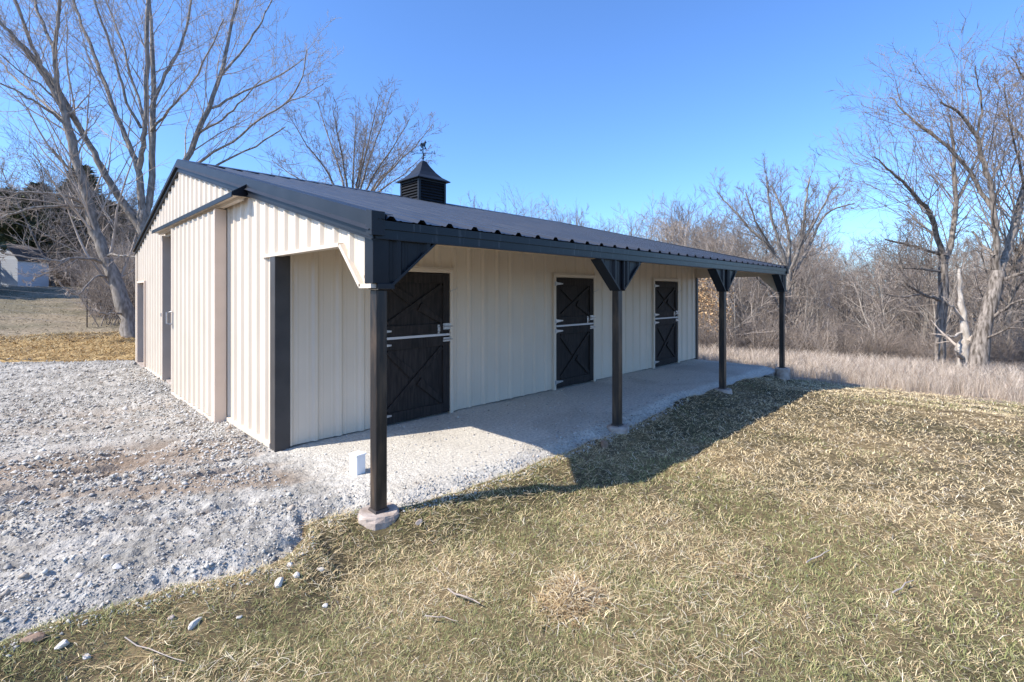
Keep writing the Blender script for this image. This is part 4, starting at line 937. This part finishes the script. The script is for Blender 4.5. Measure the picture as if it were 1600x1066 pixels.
limbs3 = [[(1507, 612, 17.2, 19.2), (1508, 590, 17.2, 16.8), (1503, 560, 17.2, 16.0), (1509, 530, 17.2, 16.0), (1504, 497, 17.2, 9.0), (1501, 455, 17.3, 6.0), (1499, 420, 17.4, 4.0)], [(1504, 560, 17.2, 7.2), (1497, 555, 16.9, 5.6), (1494, 549, 16.8, 2.4)], [(1508, 535, 17.2, 6.4), (1518, 530, 17, 4.8), (1524, 540, 16.9, 1.6)], [(1504, 500, 17.2, 4.8), (1488, 480, 17, 3.2), (1478, 470, 16.9, 1.9)], [(1503, 520, 17.2, 4.0), (1490, 528, 16.9, 2.8), (1478, 524, 16.8, 1.6)]]
plant_tree('dead_snag', hero_tree(13, limbs3, l1=5, l2=3, l3=3, base=b3, bark='snag', twig='twig_pale', ratio=.3, rj=.10), b3, 'pale barkless dead trunk between two old grey trees')

# tree behind the last porch post and the round-crowned one behind the ridge
bP = on_ground(1229, 26)
limbsP = [[(1229, 590, 26, 11.2), (1229, 555, 26, 9.2), (1230, 480, 26, 8.6), (1233, 425, 26, 7.9)], [(1232, 440, 26, 5.9), (1213, 398, 26.4, 4.6), (1190, 375, 26.8, 4.0), (1165, 350, 27, 3.3), (1140, 322, 27.3, 2.4), (1120, 300, 27.5, 1.6)], [(1231, 420, 26, 5.3), (1218, 380, 25.6, 4.3), (1208, 350, 25.4, 4.0), (1201, 315, 25.2, 3.0), (1198, 275, 25, 2.0)],
          [(1233, 425, 26, 5.9), (1234, 380, 26.2, 4.6), (1228, 340, 26.5, 4.0), (1215, 310, 26.8, 3.0), (1205, 290, 27, 2.0)], [(1234, 420, 26, 5.9), (1250, 385, 25.8, 5.0), (1256, 350, 25.6, 4.3), (1260, 310, 25.4, 3.3), (1266, 275, 25.3, 2.0)], [(1240, 425, 26, 5.3), (1262, 392, 26.4, 4.0), (1280, 350, 26.8, 3.3), (1300, 325, 27, 2.6), (1335, 318, 27.2, 1.6)],
          [(1250, 385, 25.8, 4.0), (1275, 345, 25.4, 3.0), (1295, 305, 25.2, 2.2), (1310, 285, 25, 1.3)], [(1228, 470, 26, 4.6), (1212, 452, 25.6, 3.3), (1190, 432, 25.2, 2.6), (1168, 420, 25, 1.8)], [(1228, 500, 26, 4.6), (1205, 455, 25.4, 3.3), (1180, 432, 25, 2.6), (1172, 415, 24.8, 1.7)], [(1210, 395, 26.4, 3.3), (1180, 345, 26, 2.6), (1165, 300, 25.8, 1.7)]]
plant_tree('bare_tree', hero_tree(14, limbsP, l1=16, l2=6, l3=5, base=bP, ratio=.40, tw=.008, bark='bark_pale', twig='twig_dark', t0=.15), bP, 'wide-crowned bare tree standing behind the farthest porch post')
bE = on_ground(545, 27)
fan = [[(548, 470, 27, 20), (548, 400, 27, 18), (550, 345, 27, 16)]]
for (u, v, dz) in ((450, 178, -1.5), (497, 160, 1), (520, 165, -2), (556, 175, 2), (592, 150, -1), (612, 145, 1.5), (640, 185, -1.5), (676, 195, 1), (655, 250, -2.5), (425, 250, 1.8), (575, 190, 3), (640, 225, 2.5)):
    mu, mv = 550 + (u - 550) * .42, 345 + (v - 345) * .45
    fan.append([(550, 350, 27, 4.4), (550 + (u - 550) * .2, 345 + (v - 345) * .24, 27 + dz * .3, 3.6), (mu, mv - 6, 27 + dz * .6, 2.8), (550 + (u - 550) * .75, 345 + (v - 345) * .74, 27 + dz, 1.8), (u, v, 27 + dz * 1.2, .9)])
plant_tree('bare_tree', hero_tree(15, fan, l1=12, l2=6, l3=4, base=bE, ratio=.34, tw=.008, bark='bark_dark', twig='twig_dark', a1=.5, t0=.25), bE, 'fan-shaped bare tree behind the roof beside the cupola')

# the woods: a few grown kinds, many individual trees
kinds = [proc_tree(101, h=12, r=.15, l1=15, l2=7, l3=5, a1=.6, trop=.07, clear=.25, spread=.34, tw=.010),
         proc_tree(102, h=13, r=.17, l1=14, l2=8, l3=5, a1=.75, trop=.06, clear=.3, spread=.42, tw=.010, bark='bark_pale'),
         proc_tree(103, h=10, r=.13, l1=14, l2=7, l3=5, a1=.8, trop=.05, clear=.2, spread=.45, tw=.010, twig='twig_pale'),
         proc_tree(104, h=11, r=.13, l1=12, l2=6, l3=5, a1=.65, trop=.08, clear=.2, spread=.36, tw=.010, stems=2, lean=.16, bark='bark_pale'),
         proc_tree(105, h=7, r=.075, l1=11, l2=6, l3=4, a1=.7, trop=.06, clear=.12, spread=.42, tw=.008, stems=2, lean=.2),
         proc_tree(106, h=6, r=.06, l1=12, l2=6, l3=4, a1=.8, trop=.05, clear=.1, spread=.5, tw=.008, twig='twig_pale', bark='bark_pale')]
kinds += [proc_tree(107, h=11, r=.085, l1=16, l2=5, l3=4, a1=.6, trop=.06, clear=.3, spread=.22, tw=.009, bark='bark_wood', twig='twig_dark'), proc_tree(108, h=10, r=.075, l1=15, l2=5, l3=4, a1=.7, trop=.05, clear=.25, spread=.25, tw=.009, bark='snag', twig='twig_pale', lean=.1)]
KH = [max(v.co.z for v in k[1].vertices) for k in kinds]
rw = random.Random(77)
LW = 'bare tree in the dense woods beyond the tall weeds'; GW = 'woodland trees beyond the weeds'
for i in range(236):
    u = rw.uniform(1040, 1690); Z = (rw.uniform(27, 58) if i < 170 else rw.uniform(62, 120)) if i > 24 else rw.uniform(23, 32)
    k = rw.choice([0, 1, 2, 3, 6, 7, 6, 7]) if i > 24 else rw.choice([4, 5, 6, 7, 3, 7])
    tv = rw.uniform(352, 425) if u > 1270 else rw.uniform(315, 410); p = on_ground(u, Z); sc = (1.8 + (V0 - tv) / FPX * Z - p[2]) / KH[k]
    plant_tree('woodland_tree', kinds[k], p, LW, rw.uniform(0, 6.28), np.array([1.1, 1.1, 1.0]) * sc, GW)
for u, Z, k, tv, lab in ((1438, 27, 1, 250, 'bare tree filling the gap left of the slender old tree'), (1510, 25, 2, 190, 'bare tree whose crown rises behind the dead trunk'), (1578, 24, 1, 150, 'bare tree behind the thickest old tree at the right edge'), (1620, 22, 0, 120, 'bare tree cut by the right edge of the view')):
    p = on_ground(u, Z); plant_tree('bare_tree', kinds[k], p, lab, u * .37, (1.8 + (V0 - tv) / FPX * Z - p[2]) / KH[k])
LR = 'bare treetop showing above the charcoal roof line'; GR = 'trees behind the barn roof'
for (u, v) in ((712, 300), (742, 305), (775, 293), (795, 288), (822, 300), (858, 303), (885, 312), (905, 325), (935, 342), (962, 335), (992, 300), (1012, 308), (1040, 325), (1062, 300), (1086, 282), (1105, 290), (1130, 310), (728, 310), (758, 300), (808, 296), (840, 305), (872, 308), (918, 335), (948, 330), (980, 312), (1025, 318), (1075, 292), (690, 300), (420, 270), (400, 240), (470, 280), (510, 290), (610, 300), (640, 310), (1150, 300)):
    Z = rw.uniform(40, 62); p = on_ground(u, Z); top = 1.8 + (V0 - v) / FPX * Z; k = rw.choice([0, 1, 2, 3]); hh = KH[k]
    plant_tree('woodland_tree', kinds[k], p, LR, rw.uniform(0, 6.28), (top - p[2]) / hh, GR)
LL = 'bare tree beyond the field among the dark cedars'; GL = 'bare trees at the far left'
for i in range(26):
    u = rw.uniform(-60, 215); p = on_ground(u, rw.uniform(34, 60)); plant_tree('woodland_tree', kinds[rw.choice([0, 1, 2, 3])], p, LL, rw.uniform(0, 6.28), rw.uniform(.6, 1.1), GL)

# cedars
def cedar_mesh(seed, h, r, n, pal):
    rng = np.random.default_rng(seed); t = rng.random(n) ** .75; z = h * (.06 + .94 * t)
    prof = r * (1 - t) ** .75 * (.75 + .5 * vnoise(t * 9, rng.random(n) * 0 + seed)); a = rng.random(n) * 6.283
    lob = .45 + .95 * vnoise(a * 2.2 + seed, t * 9); rr = prof * lob * (.35 + .65 * rng.random(n) ** .5)
    P = np.stack([rr * np.cos(a), rr * np.sin(a), z], -1)
    d = unit(np.stack([np.cos(a), np.sin(a), .3 + .8 * rng.random(n)], -1) + rng.normal(0, .5, (n, 3))); s_ = .16 + .20 * rng.random(n)
    w = unit(np.cross(d, rng.normal(0, 1, (n, 3)))) * (s_ * .34)[:, None]
    V = np.stack([P - w, P + w, P + d * s_[:, None] * 1.5], 1).reshape(-1, 3); c = pick(rng, n, pal, [1] * len(pal))
    fol = np_mesh('crown', V, [np.arange(n * 3).reshape(-1, 3)], M['cedar'], np.repeat(c, 3, 0))
    tr = Acc(); p, q = grow(np.array([[0, 0, -.2]]), np.array([[0, 0, 1.]]), np.array([h * .95]), np.array([.13]), 6, .02, .03, .1, rng); tr.add(*tubes(p, q, 7))
    return tr.mesh('trunk', M['bark_dark']), fol
CP = [(.070, .085, .040), (.100, .108, .055), (.135, .125, .075), (.055, .068, .034)]
ced = [cedar_mesh(1, 8.5, 2.3, 4200, CP), cedar_mesh(2, 7.0, 2.6, 4200, CP), cedar_mesh(3, 9.5, 2.1, 4200, CP)]
for i, (u, v, Z, k, lab) in enumerate(((128, 262, 44, 2, 'tallest dark cedar behind the leaning tree trunk'), (60, 290, 43, 0, 'dark cedar right behind the pale shed'), (12, 300, 45, 1, 'dark cedar at the left edge above the shed roof'), (95, 320, 40, 1, 'low broad cedar between the shed and the leaning tree'),
                                     (168, 318, 42, 1, 'broad cedar just right of the leaning trunk'), (196, 325, 45, 0, 'cedar closest to the barn corner'), (-40, 290, 44, 2, 'cedar beyond the left edge of the view'), (30, 335, 37, 1, 'short cedar close behind the shed'))):
    p = on_ground(u, Z); top = 1.8 + (V0 - v) / FPX * Z; plant_tree('cedar_tree', ced[k], p, lab, i * 1.3, ((8.5, 7, 9.5)[k] and (top - p[2]) / (8.5, 7, 9.5)[k] * np.array([1.5, 1.5, 1.0])), 'cedars along the far field')
for q, (cx_, cy_, k, lab) in enumerate(((-7.2, 37.2, 1, 'broad cedar outside the view, shading the shed'), (-8.6, 40.0, 0, 'cedar outside the view beside the shed'), (-7.6, 34.6, 1, 'low cedar outside the view in front of the shed'))):
    plant_tree('cedar_tree', cedar_mesh(20 + q, 8.0, 2.6, 8000, CP), (cx_, cy_, float(H(cx_, cy_))), lab, q, np.array([1.5, 1.5, 1.0]), 'cedars along the far field')
p = on_ground(1112, 38); plant_tree('cedar_tree', cedar_mesh(9, 8.2, 2.0, 5000, [(.10, .09, .045), (.15, .115, .06), (.07, .075, .035)]), p, 'olive brown cedar showing above the roof near the porch end', 0, .95)
# a young oak that has kept its leaves, by the porch end
def leafy(seed, h, r, n):
    tk = proc_tree(seed, h=h, r=.06, l1=12, l2=6, l3=4, a1=.8, clear=.1, spread=.45, tw=.006); rng = np.random.default_rng(seed)
    u3 = unit(rng.normal(0, 1, (n, 3))) * (rng.random((n, 1)) ** .5); P = u3 * np.array([r, r, h * .45]) + np.array([0, 0, h * .55])
    d = unit(rng.normal(0, 1, (n, 3))); w = unit(np.cross(d, rng.normal(0, 1, (n, 3)))); s_ = (.05 + .05 * rng.random((n, 1)))
    V = np.stack([P, P + (d * .5 + w * .4) * s_, P + d * s_ * 1.3, P + (d * .5 - w * .4) * s_], 1).reshape(-1, 3); c = pick(rng, n, [(.46, .30, .155), (.38, .22, .11), (.52, .37, .21)], [3, 2, 2])
    return tk, np_mesh('leaves', V, [np.arange(n * 4).reshape(-1, 4)], M['leaf'], np.repeat(c, 4, 0))
tk, lv = leafy(55, 5.2, 1.5, 2600)
for u, Z, sc, lab in ((1098, 24, 1., 'young oak holding tan leaves right behind the porch end wall'), (1108, 27, .8, 'smaller tan-leaved oak next to the one behind the porch'), (1590, 30, .6, 'low tan-leaved oak behind the thickest old tree')):
    o = plant_tree('leafy_oak', tk, on_ground(u, Z), lab, u * .1, sc); ob('leaves', lv, o)

# brush: understorey thicket nobody could count
def bush(seed, mat, k=9):
    rng = np.random.default_rng(seed); P = rng.normal(0, .28, (k, 3)) * np.array([1, 1, 0]) - np.array([0, 0, .1])
    Dr = np.stack([rng.normal(0, .42, k), rng.normal(0, .42, k), np.ones(k)], -1); ln = 1.6 + 1.6 * rng.random(k); acc = Acc()
    p, r = grow(P, Dr, ln, .012 + .014 * rng.random(k), 5, .12, .04, .3, rng); acc.add(*tubes(p, r, 4))
    c = children(p, r, 9, .12, .8, .42, .6, rng, ln, keep_r=.006); p1, r1 = grow(*c, 4, .16, .05, .4, rng); acc.add(*tubes(p1, r1, 3))
    c2 = children(p1, r1, 5, .15, .8, .5, .7, rng, c[2], keep_r=.0045); p2, r2 = grow(*c2, 2, .16, .05, .5, rng); acc.add(*tubes(p2, r2, 3))
    return acc.mesh('bush', mat)
def thicket(name, n, us, zs, seed, hr, mats):
    rng = np.random.default_rng(seed); pr = [bush(seed * 10 + i, M[m]) for i, m in enumerate(mats)]
    P = np.array([on_ground(u, Z) for u, Z in zip(rng.uniform(*us, n), zs(rng.random(n)))])
    scatter(name, pr, P, rng.random(n) * 6.28, hr[0] + (hr[1] - hr[0]) * rng.random(n), rng.integers(0, len(pr), n))
thicket('brush_thicket', 1250, (1030, 1740), lambda r: 22 + 34 * r ** 1.2, 61, (.35, 1.0), ['twig_dark', 'twig_pale', 'twig_dark', 'twig_red', 'twig_dark'])
thicket('far_brush', 700, (1030, 1740), lambda r: 50 + 60 * r, 65, (.8, 1.8), ['twig_dark', 'twig_red', 'twig_dark'])
thicket('field_brush', 420, (-80, 216), lambda r: 35 + 18 * r, 63, (.4, 1.3), ['twig_dark', 'twig_pale', 'twig_dark'])
thicket('barn_side_brush', 60, (160, 228), lambda r: 18.6 + 7 * r, 64, (.5, 1.2), ['twig_pale', 'twig_dark'])

# ------------------------------------------------------------------ left background: shed, fence, car
sp = on_ground(-8, 31); sp[2] += .02
shed = bpy.data.objects.new('garden_shed', None); COL.objects.link(shed); shed.location = sp; shed.rotation_euler = (0, 0, math.radians(-40))
tag(shed, 'small pale blue grey shed with dark gambrel roof beyond the field', 'shed')
W2, LN = 1.35, 2.3
gam = [(-W2, 0), (W2, 0), (W2, 1.75), (W2 * .62, 2.45), (0, 2.75), (-W2 * .62, 2.45), (-W2, 1.75)]
MB().prism([(x, 0, z) for x, z in gam], [(x, LN, z) for x, z in gam]).build('wall', M['shed_wall'], shed)
for k in range(11):
    z = .12 + .155 * k
    MB().box(-W2 - .0, W2, -.018, -.001, z, z + .145).build('clapboard', M['shed_wall'], shed)
rm = MB(); rp = [(-W2 - .12, 1.68), (-W2 * .64, 2.48), (0, 2.80), (W2 * .64, 2.48), (W2 + .12, 1.68)]
for (xa, za), (xb, zb_) in zip(rp[:-1], rp[1:]):
    rm.prism([(xa, -.12, za), (xb, -.12, zb_), (xb, -.12, zb_ + .06), (xa, -.12, za + .06)], [(xa, LN + .12, za), (xb, LN + .12, zb_), (xb, LN + .12, zb_ + .06), (xa, LN + .12, za + .06)])
rm.build('roof', M['shed_roof'], shed)
sd = MB().box(-.75, .3, -.045, -.02, .05, 1.72).build('door', M['shed_door'], shed)
MB().box(.2, .25, -.07, -.045, .85, .98).build('handle', M['tpost'], sd)

fence = bpy.data.objects.new('wire_fence', None); COL.objects.link(fence); tag(fence, 'wire field fence on thin dark steel posts left of the barn', 'fence')
fps = []
for u, v, Z in ((-150, 520, 18.4), (-12, 522, 18.2), (136, 527, 17.9), (192, 528, 18.3)):
    p = pix(u, v, Z); z = float(H(p[0], p[1])); fps.append((p[0], p[1], z))
    MB().box(p[0] - .018, p[0] + .018, p[1] - .006, p[1] + .006, z - .2, z + 1.42).box(p[0] - .004, p[0] + .004, p[1] - .03, p[1] + .012, z - .2, z + 1.42).build('post', M['tpost'], fence)
for hgt in (.15, .4, .65, .9, 1.15, 1.35):
    for a, b in zip(fps[:-1], fps[1:]): MB().tube([(a[0], a[1] - .02, a[2] + hgt), ((a[0] + b[0]) / 2, (a[1] + b[1]) / 2 - .02, (a[2] + b[2]) / 2 + hgt - .02), (b[0], b[1] - .02, b[2] + hgt)], .0035, 4).build('wire', M['wire'], fence)

cp = on_ground(212, 33)
car = bpy.data.objects.new('parked_car', None); COL.objects.link(car); car.location = cp; car.rotation_euler = (0, 0, math.radians(75)); tag(car, 'grey blue car parked behind the leaning tree, mostly hidden by barn', 'car')
bp = [(-2.2, .35), (-2.25, .8), (-1.9, 1.0), (-1.1, 1.05), (-.55, 1.55), (1.3, 1.6), (2.0, 1.1), (2.2, 1.0), (2.2, .35)]
MB().prism([(x, -.88, z) for x, z in bp], [(x, .88, z) for x, z in bp]).build('body', M['carpaint'], car, .05)
MB().prism([(-1.12, -.72, 1.07), (-1.12, .72, 1.07), (-.58, .66, 1.55), (-.58, -.66, 1.55)], [(-1.15, -.72, 1.08), (-1.15, .72, 1.08), (-.61, .66, 1.56), (-.61, -.66, 1.56)]).build('windscreen', M['glass'], car)
for sy in (-1, 1):
    MB().prism([(-.85, sy * .885, 1.08), (1.5, sy * .885, 1.12), (1.2, sy * .885, 1.5), (-.5, sy * .885, 1.48)], [(-.85, sy * .892, 1.08), (1.5, sy * .892, 1.12), (1.2, sy * .892, 1.5), (-.5, sy * .892, 1.48)]).build('side_window', M['glass'], car)
    for x in (-1.4, 1.35): MB().tube([(x, sy * .70, .33), (x, sy * .92, .33)], .33, 16).build('wheel', M['tyre'], car)
    MB().box(-2.27, -2.2, sy * .62 - .16, sy * .62 + .16, .72, .86).build('headlight', M['strip'], car)
tp = on_ground(170, 32)
t = ob('blue_tarp', rock_mesh('blue_tarp', M['tarp'], .65, .5, .38, 91, 3), None, (tp[0], tp[1], tp[2] + .2)); tag(t, 'crumpled bright blue tarp lying in the field behind the leaning tree', 'tarp')

# a few fallen sticks and long dead stems on the lawn
def stick(u0, v0, u1, v1, r, label, seed, name='fallen_stick'):
    rg_ = random.Random(seed); pts = []
    for k in range(6):
        u, v = u0 + (u1 - u0) * k / 5, v0 + (v1 - v0) * k / 5 + rg_.uniform(-2, 2); z = -.15
        for _ in range(5): Z = (1.8 - z) * FPX / (v - V0); p = pix(u, v, Z); z = float(H(p[0], p[1]))
        pts.append((p[0], p[1], z + .045 + rg_.uniform(-.006, .006)))
    o = MB().tube(pts, [r, r * .95, r * .9, r * .8, r * .7, r * .5], 6).build(name, M['twig_pale']); tag(o, label, 'stick', 'fallen sticks')
stick(700, 933, 750, 953, .006, 'short pale stick lying in the lawn below the nearest post', 1)
stick(1260, 888, 1296, 868, .005, 'thin grey stick leaning in the grass at mid lawn', 2)
stick(1395, 938, 1428, 915, .005, 'pale twig on the lawn toward the right edge', 3)
stick(195, 1016, 290, 1046, .003, 'long curved dead stem across the grass at the lower left', 4)
stick(664, 974, 715, 980, .0035, 'straight straw-coloured stem lying near the short pale stick', 5)
# clump of cut hay
rg = np.random.default_rng(99); n = 2600
z = -.15; Z = 1.95 * FPX / (935 - V0); hc = pix(893, 935, Z)
P = np.stack([hc[0] + rg.normal(0, .11, n), hc[1] + rg.normal(0, .10, n)], -1)
blades('hay_clump', P, .06 + .08 * rg.random(n), .0035 + .002 * rg.random(n), .1 + .6 * rg.random(n), pick(rg, n, TAN + [(.22, .14, .07)], [2, 3, 1, 4, 2, 6]), M['blade'], rg,
       lambda x, y: H(x, y) + .075 * np.exp(-(((x - hc[0]) / .13) ** 2 + ((y - hc[1]) / .12) ** 2)) * rg.random(len(x)), droop=1.0)
